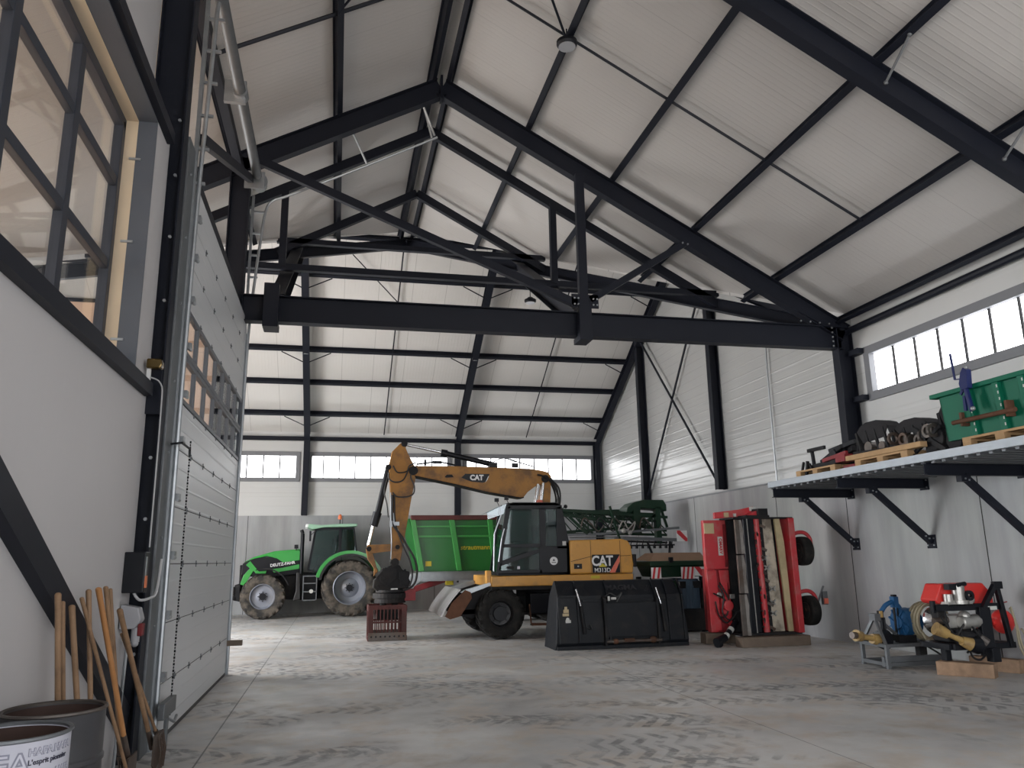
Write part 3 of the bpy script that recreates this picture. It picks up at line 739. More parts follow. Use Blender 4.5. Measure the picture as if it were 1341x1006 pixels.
so = sh.build('spring_shaft', M['galv_dark'], d, smooth=True)
MB().cyl((-1.47, 12.62, 7.9), (-1.47, 12.78, 7.9), .13, n=20).cyl((-1.47, 12.6, 7.9), (-1.47, 12.62, 7.9), .15, n=20).build('cable_drum', M['galv'], so, smooth=True)
MB().box(-1.68, -1.4, 10.02, 10.08, 7.75, 8.08).cyl((-1.47, 9.96, 7.9), (-1.47, 10.14, 7.9), .1, n=14).box(-1.68, -1.36, 12.5, 12.54, 7.72, 8.02).build('bearing_plate', M['galv'], so)
# hand chain and its bracket
ch = MB(); z = .25; i = 0
while z < 2.86:
    ch.box(-1.498, -1.482, 8.45 - .006, 8.45 + .006, z, z + .022) if i % 2 else ch.box(-1.494, -1.486, 8.45 - .012, 8.45 + .012, z, z + .022)
    z += .03; i += 1
ch.build('hand_chain', M['black'], d)
MB().tube([(-1.58, 7.95, 2.78), (-1.49, 8.0, 2.8), (-1.49, 8.43, 2.8), (-1.49, 8.45, 2.72)], .012, 6).build('chain_guide', M['black'], d)
MB().box(-1.52, -1.46, 8.0, 8.55, .28, .42).box(-1.5, -1.47, 8.22, 8.3, .0, .28).build('foot_bracket', M['galv_dark'], d, bevel=.006)
MB().tube([(-1.48, 8.3, .25), (-1.44, 8.4, .2), (-1.44, 8.5, .24)], .014, 6).build('cable_end', M['galv'], d)
o = MB().box(-1.58, -1.36, DY1 + .02, DY1 + .12, .42, .5).build('track_stop', M['timber_grey']); tag(o, 'small timber block sticking out at the foot of the far door track', 'block')

# door drive, switch and flood lamp on the near column
o = thing('control_box', 'black door control box hanging on the dark column', 'control box', (-1.6, 7.4, 1.6))
MB().box(-1.75, -1.58, 7.32, 7.48, 1.42, 1.76).build('housing', M['black'], o, bevel=.008)
MB().box(-1.59, -1.574, 7.34, 7.38, 1.48, 1.72).build('strip', M['galv'], o)
MB().box(-1.576, -1.57, 7.33, 7.40, 1.46, 1.56).build('orange_label', M['orange'], o)
MB().tube([(-1.66, 7.36, 1.42), (-1.62, 7.40, 1.36), (-1.56, 7.5, 1.37), (-1.53, 7.6, 1.42), (-1.52, 7.66, 1.7)], .012, 6, smooth=4).build('cable', M['cable'], o)
o = thing('door_gearbox', 'grey chain gearbox with red cap below the control box', 'gearbox', (-1.65, 7.42, 1.2))
MB().prism([(-1.74, 1.13), (-1.62, 1.13), (-1.57, 1.2), (-1.6, 1.3), (-1.74, 1.33)], 'y', 7.3, 7.44).build('housing', M['motor_grey'], o, bevel=.01)
MB().cyl((-1.62, 7.37, 1.14), (-1.62, 7.37, 1.02), .035, n=12).ball((-1.62, 7.37, 1.01), .03).build('spindle', M['motor_grey'], o, smooth=True)
MB().box(-1.6, -1.56, 7.33, 7.41, 1.07, 1.17).build('cap', M['red_dark'], o, bevel=.006)
o = thing('flood_lamp', 'brown wall flood lamp on the dark column beside the window sill', 'lamp', (-1.66, 7.42, 3.35))
MB().prism([(-1.72, 3.38), (-1.60, 3.38), (-1.585, 3.42), (-1.60, 3.47), (-1.72, 3.47)], 'y', 7.34, 7.44).build('housing', M['brass'], o, bevel=.012)
MB().box(-1.72, -1.69, 7.38, 7.42, 3.28, 3.38).build('bracket', M['white'], o)
MB().tube([(-1.70, 7.4, 3.31), (-1.60, 7.42, 3.25), (-1.585, 7.44, 3.0), (-1.585, 7.45, 1.8)], .007, 6, smooth=4).build('cable', M['cable'], o)

# lamps under the roof
def bay_lamp(x, y, z, top, label, r=.17):
    o = thing('high_bay_lamp', label, 'lamp', (x, y, z), group='lamps under the roof')
    MB().lathe([(0, .05), (0, r * .8), (.04, r), (.09, r), (.11, r * .7), (.16, r * .4), (.17, .01)], (x, y, z), 'z', 28).build('housing', M['black'], o, smooth=True)
    MB().cyl((x, y, z - .004), (x, y, z + .02), r * .82, n=28).build('lens', M['lens'], o)
    MB().cyl((x, y, z + .15), (x, y, top), .012, n=6).build('suspension', M['steel'], o)
bay_lamp(3.22, 10.1, 9.33, zn(3.22) - .1, 'round black lamp hanging near the ridge at the top of the picture', .16)
bay_lamp(4.95, 19.6, 8.45, 9.0, 'round black lamp hanging beside the wide inclined rafter above the tie beam', .16)
bay_lamp(-1.1, 24.1, 7.93, 8.1, 'small lamp under the left transverse frame on the far slope', .1)
bay_lamp(4.2, 24.1, 7.93, 8.1, 'small lamp under the middle transverse frame on the far slope', .1)
# ================================================================== WHEELS
def wheel(parent, c, R, w, rimR, s=-1, tyre='rubber', rim='rim_grey', lugs=20, dish=.12, hub='black', axis='y', lugh=.04, name='wheel', hubr=.28):
    """tyre with tread lugs as a part, rim and hub as its sub-parts; s = side of the wheel that faces out along the axle"""
    cx, cy_, cz = c
    def W(t, rad, a):
        p_, q_ = rad * math.cos(a), rad * math.sin(a)
        return (cx + p_, cy_ + t, cz + q_) if axis == 'y' else (cx + t, cy_ + p_, cz + q_)
    h = w / 2; m = MB()
    prof = [(-h * .78, rimR), (-h * .98, rimR + (R - rimR) * .3), (-h, rimR + (R - rimR) * .62), (-h * .9, R * .93), (-h * .6, R * .955), (0, R * .965),
            (h * .6, R * .955), (h * .9, R * .93), (h, rimR + (R - rimR) * .62), (h * .98, rimR + (R - rimR) * .3), (h * .78, rimR)]
    m.lathe(prof, c, axis, 48)
    for k in range(lugs):
        for sd in (-1, 1):
            a = 2 * PI * (k + (.5 if sd > 0 else 0)) / lugs
            dl = 2 * PI / lugs * .9; ww = 2 * PI / lugs * .2
            r0, r1 = R * .94, R * (1.0)
            pts = []
            for (t, da, rr0, rr1) in ((-.04, 0, r0, r1), (.62, dl * .55, r0, r1), (1.0, dl, R * .84, R * .955)):
                for e in (-ww, ww):
                    pts.append(W(sd * h * t, rr0, a + da + e)); pts.append(W(sd * h * t, rr1, a + da + e))
            fs = []
            for j in (0, 4):
                A = [j, j + 1, j + 3, j + 2]; B = [q + 4 for q in A]
                fs += [(A[0], A[1], B[1], B[0]), (A[1], A[2], B[2], B[1]), (A[2], A[3], B[3], B[2]), (A[3], A[0], B[0], B[3])]
            fs += [(0, 2, 3, 1), (8, 9, 11, 10)]
            m.add(pts, fs)
    ty = m.build(name, M[tyre], parent, smooth=False)
    for p_ in ty.data.polygons[:48 * 10]: p_.use_smooth = True
    rm = MB(); d = dish
    rm.lathe([(s * h * .82, rimR * 1.02), (s * h * .86, rimR * .98), (s * h * .7, rimR * .93), (s * (h * .7 - d * .9), rimR * .86), (s * (h * .7 - d), rimR * .6), (s * (h * .7 - d * .75), rimR * .42), (s * (h * .7 - d * .6), rimR * .05)], c, axis, 40)
    rm.lathe([(-s * h * .8, rimR * 1.02), (-s * h * .5, rimR * .9), (-s * h * .4, .02)], c, axis, 24)
    rm.build('rim', M[rim], ty, smooth=True)
    hb = MB(); t0 = h * .7 - d * .65
    hb.cyl(W(s * t0, 0, 0), W(s * (t0 + .05), 0, 0), rimR * hubr, n=20)
    for k in range(8):
        a = 2 * PI * k / 8
        p0 = W(s * t0, rimR * hubr * 1.25, a); p1 = W(s * (t0 + .03), rimR * hubr * 1.25, a); hb.cyl(p0, p1, .017, n=6)
    hb.build('hub', M[hub], ty, smooth=True)
    return ty

# ================================================================== TRACTOR
T = thing('tractor', 'green tractor with glass cab and orange beacon parked by the back wall', 'tractor', (-.9, 26.45, 0), rz=math.radians(2.6))
wheel(T, (-2.16, 25.62, .66), .665, .50, .37, -1, 'rubber_dusty', lugs=18, dish=.1)
wheel(T, (-2.16, 27.2, .66), .665, .50, .37, 1, 'rubber_dusty', lugs=18, dish=.1)
wheel(T, (.41, 25.62, .86), .86, .56, .50, -1, 'rubber_dusty', lugs=20, dish=.26, hubr=.2)
wheel(T, (.41, 27.28, .86), .86, .56, .50, 1, 'rubber_dusty', lugs=20, dish=.26, hubr=.2)
y0, y1 = 26.05, 26.85
hood = [(-2.84, 1.66), (-2.5, 1.83), (-1.9, 2.0), (-1.3, 2.06), (-1.12, 2.04), (-1.12, 1.74), (-1.95, 1.72), (-2.05, 1.7), (-2.45, 1.78), (-2.84, 1.6)]
MB().prism([(-2.82, 1.66), (-2.5, 1.84), (-1.9, 2.01), (-1.12, 2.07), (-1.12, 1.8), (-1.85, 1.78), (-2.1, 1.86), (-2.5, 1.77)], 'y', y0, y1).build('hood', M['green'], T, bevel=.03, seg=3)
MB().prism([(-1.98, 1.90), (-1.75, 1.96), (-1.12, 2.0), (-1.12, 1.72), (-1.62, 1.66)], 'y', y0 - .02, y0 + .02).build('side_panel', M['green'], T, bevel=.01)
MB().prism([(-1.88, 1.35), (-1.12, 1.46), (-1.12, 1.6), (-1.62, 1.5), (-1.95, 1.46)], 'y', y0 - .02, y0 + .02).build('side_stripe', M['green'], T, bevel=.008)
MB().prism([(-2.84, 1.3), (-2.82, 1.64), (-2.48, 1.8), (-1.5, 1.9), (-1.12, 1.9), (-1.12, 1.3), (-2.3, 1.2)], 'y', y0 + .005, y1 - .005).build('engine_bay', M['black'], T, bevel=.015)
MB().prism([(-2.70, 1.62), (-2.60, 1.72), (-2.33, 1.40), (-2.1, 1.42), (-2.12, 1.33), (-2.42, 1.34), (-2.50, 1.44)], 'y', y0 - .03, y0 + .01).prism([(-2.86, 1.02), (-2.78, 1.28), (-2.60, 1.5), (-2.72, 1.6), (-2.68, 1.64), (-2.48, 1.44), (-2.66, 1.12), (-2.4, 1.24), (-2.32, 1.16), (-2.72, .98)], 'y', y0 - .03, y0 + .01).build('front_grille_trim', M['green'], T, bevel=.008)
MB().box(-2.9, -2.82, y0 + .06, y1 - .06, 1.0, 1.6).build('grille', M['black_dull'], T, bevel=.02)
text_part('lettering', 'DEUTZ-FAHR', M['white'], T, (-1.63, y0 - .035, 1.61), .125, rot=(PI / 2, -.12, 0), bold=.003)
MB().prism([(-2.95, .6), (-2.9, 1.05), (-2.2, 1.15), (-1.1, 1.35), (-.1, 1.3), (1.0, 1.2), (1.0, .6), (-.9, .5)], 'y', 26.2, 26.75).build('chassis', M['black_dull'], T, bevel=.03)
MB().box(-2.25, -2.05, 25.7, 27.2, .58, .74).box(.3, .52, 25.7, 27.2, .74, .96).build('axle', M['black_dull'], T, bevel=.02)
MB().prism([(-3.05, .55), (-3.02, 1.0), (-2.86, 1.05), (-2.86, .5)], 'y', 26.1, 26.8).box(-3.25, -3.0, 26.05, 26.12, .55, .65).box(-3.25, -3.0, 26.78, 26.85, .55, .65).box(-3.1, -3.02, 26.05, 26.15, .7, .95).build('front_linkage', M['black_dull'], T, bevel=.01)
fd = MB(); pa = [(-2.16 + .78 * math.cos(a), .72 + .76 * math.sin(a)) for a in [math.radians(q) for q in range(20, 116, 8)]]
for i in range(len(pa) - 1): fd.bar((pa[i][0], 25.62, pa[i][1]), (pa[i + 1][0], 25.62, pa[i + 1][1]), .46, .03)
fd.build('front_fender', M['black_dull'], T)
fc = (.41, 1.0)
def fender_arc(R0, R1, a0, a1, yA, yB, nm, mt, n=14):
    m = MB()
    for i in range(n):
        qa = math.radians(a0 + (a1 - a0) * i / n); qb = math.radians(a0 + (a1 - a0) * (i + 1) / n)
        P = [(fc[0] + R * math.cos(q), fc[1] + R * .94 * math.sin(q)) for q, R in ((qa, R0), (qa, R1), (qb, R1), (qb, R0))]
        m.prism(P, 'y', yA, yB)
    return m.build(nm, mt, T)
fender_arc(.93, 1.06, 22, 168, 25.46, 26.05, 'rear_fender', M['green'])
fender_arc(.88, .955, 24, 172, 25.33, 25.62, 'fender_edge', M['rubber_bare'])
fender_arc(.93, 1.06, 22, 168, 26.85, 27.45, 'rear_fender', M['green'])
# cab
cy0, cy1 = 25.85, 27.05
cb = MB()
for yy in (cy0, cy1):
    cb.bar((-.84, yy, 1.42), (-.66, yy, 2.66), .05, .05); cb.bar((-.84, yy, 1.42), (-.5, yy, 1.32), .05, .05)
    cb.bar((.10, yy, 1.9), (.10, yy, 2.7), .08, .05); cb.bar((.52, yy, 2.7), (.62, yy, 1.98), .05, .05); cb.bar((-.66, yy, 2.68), (.52, yy, 2.7), .05, .06)
cb.bar((-.84, cy0, 1.42), (-.84, cy1, 1.42), .06, .06).bar((-.66, cy0, 2.66), (-.66, cy1, 2.66), .06, .06).bar((.62, cy0, 1.98), (.62, cy1, 1.98), .06, .06)
cb.build('cab_frame', M['black'], T)
gl = MB(); e = .012
gl.prism([(-.82, 1.42), (-.64, 2.66), (.08, 2.68), (.08, 1.98), (-.28, 1.62), (-.5, 1.36)], 'y', cy0 - e, cy0).prism([(.12, 2.68), (.5, 2.68), (.6, 2.0), (.12, 1.98)], 'y', cy0 - e, cy0)
gl.prism([(-.82, 1.42), (-.64, 2.66), (.08, 2.68), (.08, 1.98), (-.28, 1.62), (-.5, 1.36)], 'y', cy1, cy1 + e).prism([(.12, 2.68), (.5, 2.68), (.6, 2.0), (.12, 1.98)], 'y', cy1, cy1 + e)
gl.add([(-.85, cy0, 1.42), (-.85, cy1, 1.42), (-.67, cy1, 2.66), (-.67, cy0, 2.66)], [(0, 1, 2, 3)]).add([(.63, cy0, 2.0), (.63, cy1, 2.0), (.53, cy1, 2.68), (.53, cy0, 2.68)], [(0, 1, 2, 3)])
gl.build('cab_glass', M['glass_cab'], T)
MB().prism([(-.92, 2.74), (-.88, 2.84), (-.5, 2.80), (.1, 2.84), (.62, 2.84), (.63, 2.76), (.3, 2.74), (-.4, 2.73), (-.78, 2.66)], 'y', cy0 - .08, cy1 + .08).build('cab_roof', M['green_pale'], T, bevel=.03, seg=3)
MB().box(-.98, -.9, cy0, cy0 + .16, 2.74, 2.84).box(-.98, -.9, cy1 - .16, cy1, 2.74, 2.84).build('work_lamp', M['white'], T, bevel=.01)
bc = MB().cyl((.08, 25.95, 2.82), (.08, 25.95, 2.98), .015, n=8).build('beacon_stalk', M['black'], T)
MB().lathe([(0, .06), (.1, .065), (.15, .04), (.17, .005)], (.08, 25.95, 2.98), 'z', 16).build('beacon', M['orange'], bc, smooth=True)
MB().cyl((-1.06, 25.98, 1.3), (-1.06, 25.98, 2.55), .06, n=14).cyl((-1.06, 25.98, 2.55), (-1.1, 25.98, 2.66), .055, n=14).build('exhaust', M['black'], T, smooth=True)
MB().box(-.6, -.1, 26.3, 26.7, 1.25, 1.55).box(-.15, -.0, 26.3, 26.7, 1.5, 2.2).box(-.12, -.03, 26.38, 26.62, 2.2, 2.4).build('driver_seat', M['seat'], T, bevel=.04)
MB().lathe([(-.015, .19), (.015, .19), (.015, .16), (-.015, .16)], (-.5, 26.5, 1.85), 'z', 20).cyl((-.5, 26.5, 1.85), (-.68, 26.5, 1.4), .03, n=8).build('steering_wheel', M['black'], T)
st = MB()
for z in (.5, .75, 1.0, 1.22): st.box(-.98, -.6, 25.55, 25.85, z, z + .03)
st.box(-1.0, -.97, 25.6, 25.85, .5, 1.25).box(-.6, -.57, 25.6, 25.85, .5, 1.25).build('cab_steps', M['galv_dark'], T)
MB().box(-1.0, -.58, 25.85, 26.2, .5, 1.3).build('fuel_tank', M['black'], T, bevel=.04)
MB().cyl((-.74, 25.56, .78), (-.74, 25.53, .78), .06, n=16).build('round_sticker', M['sticker'], T)
MB().prism([(-1.2, 1.35), (-1.1, 1.35), (-1.05, .55), (-1.28, .5), (-1.2, .8)], 'y', 25.62, 25.75).build('mud_guard', M['rubber_bare'], T, bevel=.02)
MB().box(-.86, -.8, 25.72, 25.86, 2.3, 2.62).bar((-.8, 25.9, 2.5), (-.7, 25.9, 2.6), .02, .02).box(-1.3, -1.18, 25.9, 26.0, 2.08, 2.2).bar((-1.24, 25.98, 2.02), (-1.24, 25.98, 2.1), .03, .03).build('mirror', M['black'], T, bevel=.01)
MB().box(.92, 1.25, 26.1, 26.9, .5, 1.1).bar((1.0, 26.2, .7), (1.6, 26.2, .5), .06, .08).bar((1.0, 26.8, .7), (1.6, 26.8, .5), .06, .08).build('rear_linkage', M['black_dull'], T, bevel=.01)

# ================================================================== TRAILER
R_ = thing('trailer', 'green high-sided farm trailer with yellow lettering behind the excavator arm', 'trailer', (3.4, 22.4, 0))
yn, yf = 21.4, 23.8
def tpt(px_, z): return (px_, z)
side = [(1.93, 2.76), (4.32, 2.76), (4.62, 2.7), (4.55, 1.42), (2.28, 1.40)]
MB().prism(side, 'y', yn + .06, yn + .1).build('side_board', M['green_trailer'], R_)
MB().prism(side, 'y', yf - .1, yf - .06).build('side_board', M['green_trailer'], R_)
MB().add([(1.93, yn + .08, 2.76), (1.93, yf - .08, 2.76), (2.28, yf - .08, 1.4), (2.28, yn + .08, 1.4), (1.9, yn + .08, 2.76), (1.9, yf - .08, 2.76), (2.25, yf - .08, 1.4), (2.25, yn + .08, 1.4)], [(0, 1, 2, 3), (7, 6, 5, 4), (0, 4, 5, 1), (2, 6, 7, 3)]).build('front_board', M['green_trailer'], R_)
MB().box(2.28, 4.6, yn + .1, yf - .1, 1.36, 1.42).build('load_floor', M['green_trailer'], R_)
def post(xt, xb, w_):
    return MB().prism([(xt - w_ / 2, 2.76), (xt + w_ / 2, 2.76), (xb + w_ / 2, 1.38), (xb - w_ / 2, 1.38)], 'y', yn - .02, yn + .08)
for xt, xb in ((2.0, 2.26), (3.06, 3.28), (4.12, 4.28)): post(xt, xb, .14).build('stake', M['green_lit'], R_, bevel=.01)
MB().box(2.05, 4.3, yn, yn + .07, 2.53, 2.57).build('side_rail', M['green_lit'], R_)
MB().box(2.1, 4.3, yn, yn + .07, 2.26, 2.31).build('side_rail', M['green_lit'], R_)
MB().box(1.95, 4.5, yn - .03, yn + .1, 2.72, 2.85).build('top_rail', M['red_brown'], R_, bevel=.015)
MB().box(1.95, 4.5, yf - .1, yf + .03, 2.72, 2.85).build('top_rail', M['red_brown'], R_, bevel=.015)
text_part('lettering', 'strautmann', M['yellow_text'], R_, (3.72, yn + .05, 1.98), .18, bold=.002, shear=.15)
MB().box(2.36, 2.52, yn + .04, yn + .055, 1.5, 1.63).build('warning_label', M['yellow_bright'], R_)
MB().box(2.3, 4.6, yn + .35, yn + .5, 1.1, 1.34).box(2.3, 4.6, yf - .5, yf - .35, 1.1, 1.34).box(2.3, 4.4, yn + .3, yn + .34, 1.15, 1.35).build('chassis_rail', M['galv'], R_)
MB().prism([(1.85, .75), (2.0, .65), (2.1, .95), (2.4, 1.2), (2.3, 1.36), (2.0, 1.3)], 'y', yn + .5, yn + .56).box(2.1, 2.25, yn + .6, yn + .8, 1.1, 1.25).build('drawbar_plate', M['galv'], R_, bevel=.01)
MB().bar((1.3, 22.5, .62), (3.1, 22.3, 1.16), .22, .16).build('drawbar', M['red_dark'], R_, bevel=.02)
MB().box(3.0, 3.22, 22.1, 22.3, .98, 1.2).build('hitch_box', M['yellow_bright'], R_, bevel=.02)
MB().tube([(3.3, 21.9, 1.05), (3.35, 21.85, 1.35), (3.6, 21.85, 1.45), (3.85, 21.9, 1.35), (3.9, 22, 1.05)], .03, 8, smooth=5).build('hose_hoop', M['rubber_bare'], R_)
MB().box(1.35, 1.5, 22.4, 22.6, .5, .72).cyl((1.42, 22.5, 0), (1.42, 22.5, .5), .05, n=10).build('jack_stand', M['red_dark'], R_)
ld = MB()
ld.box(4.36, 4.39, yn - .05, yn - .02, 1.5, 2.7).box(4.5, 4.53, yn - .05, yn - .02, 1.5, 2.7)
for k in range(6): ld.box(4.36, 4.53, yn - .05, yn - .02, 1.6 + .18 * k, 1.63 + .18 * k)
ld.build('ladder', M['galv_dark'], R_)
for yy, s in ((yn + .3, -1), (yf - .3, 1)):
    for xx in (4.35,): wheel(R_, (xx, yy, .52), .52, .42, .28, s, lugs=16)
MB().box(4.28, 4.42, 21.8, 23.4, .45, .6).box(4.25, 4.45, 22.0, 23.2, .6, 1.1).build('axle', M['black_dull'], R_)
# ================================================================== EXCAVATOR
K = thing('excavator', 'yellow wheeled excavator with black cab and raised arm in the middle of the hall', 'excavator', (4.7, 18.0, 0))
k = 17.85 / 17.55
def ks(pts): return [(a * k, 1.65 + (b - 1.65) * k) for a, b in pts]
for xx in (3.47, 6.05):
    wheel(K, (xx, 17.02, .52), .52, .46, .27, -1, 'rubber', 'rim_black', lugs=16, dish=.12, hubr=.55)
    wheel(K, (xx, 18.95, .52), .52, .46, .27, 1, 'rubber', 'rim_black', lugs=16, dish=.12, hubr=.55)
MB().prism([(3.0, .5), (3.1, .86), (6.5, .86), (6.6, .5), (5.6, .44), (4.1, .44)], 'y', 17.45, 18.55).box(3.36, 3.58, 17.1, 18.9, .42, .62).box(5.94, 6.16, 17.1, 18.9, .42, .62).build('undercarriage', M['black_dull'], K, bevel=.02)
MB().box(4.15, 4.8, 16.98, 17.45, .5, .92).box(4.95, 5.4, 17.0, 17.45, .55, .92).build('tool_box', M['black'], K, bevel=.02)
MB().tube([(4.12, 16.98, .7), (4.14, 16.9, .3), (4.5, 16.9, .28)], .02, 6).box(4.14, 4.6, 16.82, 17.0, .26, .29).build('step', M['rust'], K)
MB().cyl((4.7, 18, .86), (4.7, 18, 1.08), .62, n=32).build('slew_ring', M['black_dull'], K, smooth=True)
MB().box(3.3, 6.2, 16.95, 19.0, 1.0, 1.08).build('deck_underside', M['black_dull'], K)
MB().box(3.27, 6.49, 16.86, 19.15, 1.08, 1.3).build('deck_skirt', M['yellow'], K, bevel=.02)
MB().box(3.17, 3.28, 16.9, 17.1, 1.1, 1.42).build('skirt_nose', M['yellow'], K, bevel=.02)
MB().prism([(5.03, 1.31), (5.03, 2.04), (6.25, 2.06), (6.40, 2.02), (6.47, 1.9), (6.51, 1.5), (6.49, 1.31)], 'y', 16.86, 19.15).build('engine_hood', M['yellow'], K, bevel=.035, seg=3)
gp = MB(); gy = 16.857
gp.box(5.51, 5.516, gy - .004, gy + .01, 1.32, 2.03).box(6.2, 6.206, gy - .004, gy + .01, 1.32, 2.03)
gp.bar((5.05, gy, 1.58), (5.5, gy, 1.68), .006, .01).bar((5.5, gy, 1.68), (6.45, gy, 1.69), .006, .01)
gp.build('hood_gaps', M['black'], K)
MB().box(5.54, 6.18, 16.845, 16.86, 1.325, 1.72).build('decal', M['black'], K)
text_part('lettering', 'CAT', M['white'], K, (5.77, 16.84, 1.575), .30, bold=.008, xs=.86, spacing=.95)
text_part('lettering', 'M313D', M['white'], K, (5.77, 16.84, 1.382), .125, bold=.0015, xs=1.0)
MB().prism([(5.68, 1.455), (5.87, 1.455), (5.775, 1.53)], 'y', 16.834, 16.842).build('triangle_mark', M['yellow_bright'], K)
MB().prism([(5.93, 1.33), (6.06, 1.33), (6.175, 1.56), (6.175, 1.70)], 'y', 16.838, 16.85).build('coral_stripe', M['coral'], K)
MB().box(5.12, 5.30, 16.845, 16.86, 1.42, 1.53).build('lock_plate', M['black'], K); MB().cyl((5.21, 16.85, 1.475), (5.21, 16.83, 1.475), .018, n=10).build('lock', M['galv'], K)
MB().box(5.50, 5.70, 16.845, 16.86, 1.21, 1.27).build('yellow_label', M['yellow_bright'], K)
MB().cyl((6.3, 16.95, 2.04), (6.3, 16.95, 2.1), .03, n=10).cyl((5.05, 16.9, 2.1), (6.2, 16.9, 2.1), .012, n=6).build('hand_rail', M['galv_dark'], K)
MB().box(6.56, 6.64, 17.0, 17.2, 1.44, 1.72).bar((6.45, 17.1, 1.6), (6.58, 17.1, 1.6), .03, .03).build('rear_mirror', M['black'], K, bevel=.015)
# cab: posts and panels, with real glass between them
ya, yb = 16.86, 17.62
cabin = [(3.66, 2.80), (3.76, 2.86), (4.75, 2.86), (4.87, 2.80), (5.02, 2.03), (5.02, 1.31), (3.42, 1.33), (3.40, 1.5), (3.46, 1.95)]
c_ = MB()
for yy, s in ((ya, 1), (yb, -1)):
    t_ = yy + s * .05
    for P in ([(3.60, 2.80), (3.76, 2.87), (4.75, 2.87), (4.88, 2.80), (4.86, 2.72), (3.66, 2.72)],
              [(3.42, 1.5), (3.62, 2.8), (3.72, 2.78), (3.56, 1.93), (3.50, 1.5)],
              [(4.36, 1.9), (4.36, 2.75), (4.5, 2.75), (4.49, 1.9)],
              [(4.75, 2.75), (4.88, 2.80), (5.02, 2.03), (5.02, 1.86), (4.74, 1.86)],
              [(3.50, 1.90), (4.40, 1.90), (4.40, 1.97), (3.52, 1.97)],
              [(4.34, 1.33), (5.02, 1.31), (5.02, 1.92), (4.34, 1.92)],
              [(3.42, 1.33), (4.40, 1.33), (4.40, 1.42), (3.42, 1.42)],
              [(3.44, 1.52), (3.52, 1.52), (4.34, 1.78), (4.34, 1.86), (4.1, 1.8), (3.5, 1.62)]):
        c_.prism(P, 'y', yy, t_)
c_.box(3.64, 4.85, ya, yb, 2.80, 2.86).box(3.42, 5.0, ya, yb, 1.31, 1.36).box(4.96, 5.02, ya, yb, 1.31, 2.0)
c_.build('cab_body', M['black'], K, bevel=.006)
g_ = MB(); e = .01
for yy in (ya + .02, yb - .03):
    g_.prism([(3.56, 1.97), (3.72, 2.74), (4.36, 2.74), (4.36, 1.97)], 'y', yy, yy + e).prism([(4.49, 1.92), (4.49, 2.72), (4.76, 2.72), (4.75, 1.92)], 'y', yy, yy + e).prism([(3.48, 1.42), (3.54, 1.9), (4.35, 1.9), (4.35, 1.42)], 'y', yy, yy + e)
g_.add([(3.40, ya, 1.38), (3.40, yb, 1.38), (3.63, yb, 2.80), (3.63, ya, 2.80)], [(0, 1, 2, 3)]).add([(5.0, ya, 2.0), (5.0, yb, 2.0), (4.86, yb, 2.78), (4.86, ya, 2.78)], [(0, 1, 2, 3)])
g_.build('cab_glass', M['glass_cab'], K)
MB().bar((3.40, yb, 1.38), (3.63, yb, 2.82), .05, .05).bar((3.41, ya + .02, 1.38), (3.64, ya + .02, 2.82), .05, .05).bar((3.40, ya, 1.36), (3.40, yb, 1.36), .05, .05).build('front_posts', M['black'], K)
MB().add([(3.18, ya - .02, 2.64), (3.18, yb, 2.64), (3.62, yb, 2.84), (3.62, ya - .02, 2.84), (3.20, ya - .02, 2.50), (3.55, ya - .02, 2.62)], [(0, 1, 2, 3), (0, 3, 5, 4)]).build('rain_visor', M['visor'], K)
for z0_, x_ in ((2.88, 3.36), (2.92, 3.58)):
    MB().box(x_, x_ + .09, ya - .02, ya + .05, z0_, z0_ + .08).bar((x_ + .05, ya, z0_), (x_ + .12, ya + .02, z0_ - .12), .015, .015).build('work_lamp', M['black'], K, bevel=.008)
MB().ball((4.98, 16.9, 2.78), .045).bar((4.88, 16.9, 2.72), (4.98, 16.9, 2.78), .02, .02).build('work_lamp', M['black'], K)
MB().tube([(3.33, 16.9, 1.4), (3.35, 16.88, 2.2), (3.50, 16.86, 2.6)], .015, 6).tube([(3.43, 16.84, 1.6), (3.50, 16.82, 2.1), (3.56, 16.82, 2.3)], .012, 6).build('grab_rail', M['galv'], K)
MB().cyl((4.66, 16.855, 1.6), (4.66, 16.845, 1.6), .088, n=24).build('round_sticker', M['white'], K)
MB().prism([(4.63, 1.60), (4.66, 1.65), (4.69, 1.60)], 'y', 16.84, 16.846).box(4.61, 4.71, 16.84, 16.846, 1.56, 1.575).build('sticker_print', M['print_dark'], K)
MB().box(4.87, 4.95, 16.85, 16.858, 1.93, 2.02).build('square_sticker', M['sticker'], K); MB().box(3.84, 3.9, 16.85, 16.858, 1.44, 1.5).build('small_sticker', M['drum_white'], K)
MB().box(3.62, 3.76, 16.85, 16.86, 1.44, 1.5).build('door_handle', M['black_dull'], K, bevel=.01)
MB().box(4.0, 4.5, 17.0, 17.5, 1.4, 1.75).prism([(4.3, 1.7), (4.5, 1.7), (4.62, 2.45), (4.48, 2.45)], 'y', 17.02, 17.48).box(4.5, 4.62, 17.12, 17.38, 2.45, 2.65).build('driver_seat', M['seat'], K, bevel=.03)
MB().lathe([(-.012, .17), (.012, .17), (.012, .145), (-.012, .145)], (3.85, 17.25, 2.02), 'z', 20).bar((3.85, 17.25, 2.0), (3.68, 17.25, 1.4), .06, .06).box(3.62, 3.72, 17.3, 17.5, 1.95, 2.15).build('steering_column', M['black'], K)
MB().box(3.95, 5.0, 18.3, 19.12, 1.3, 1.95).build('side_box', M['yellow'], K, bevel=.03)
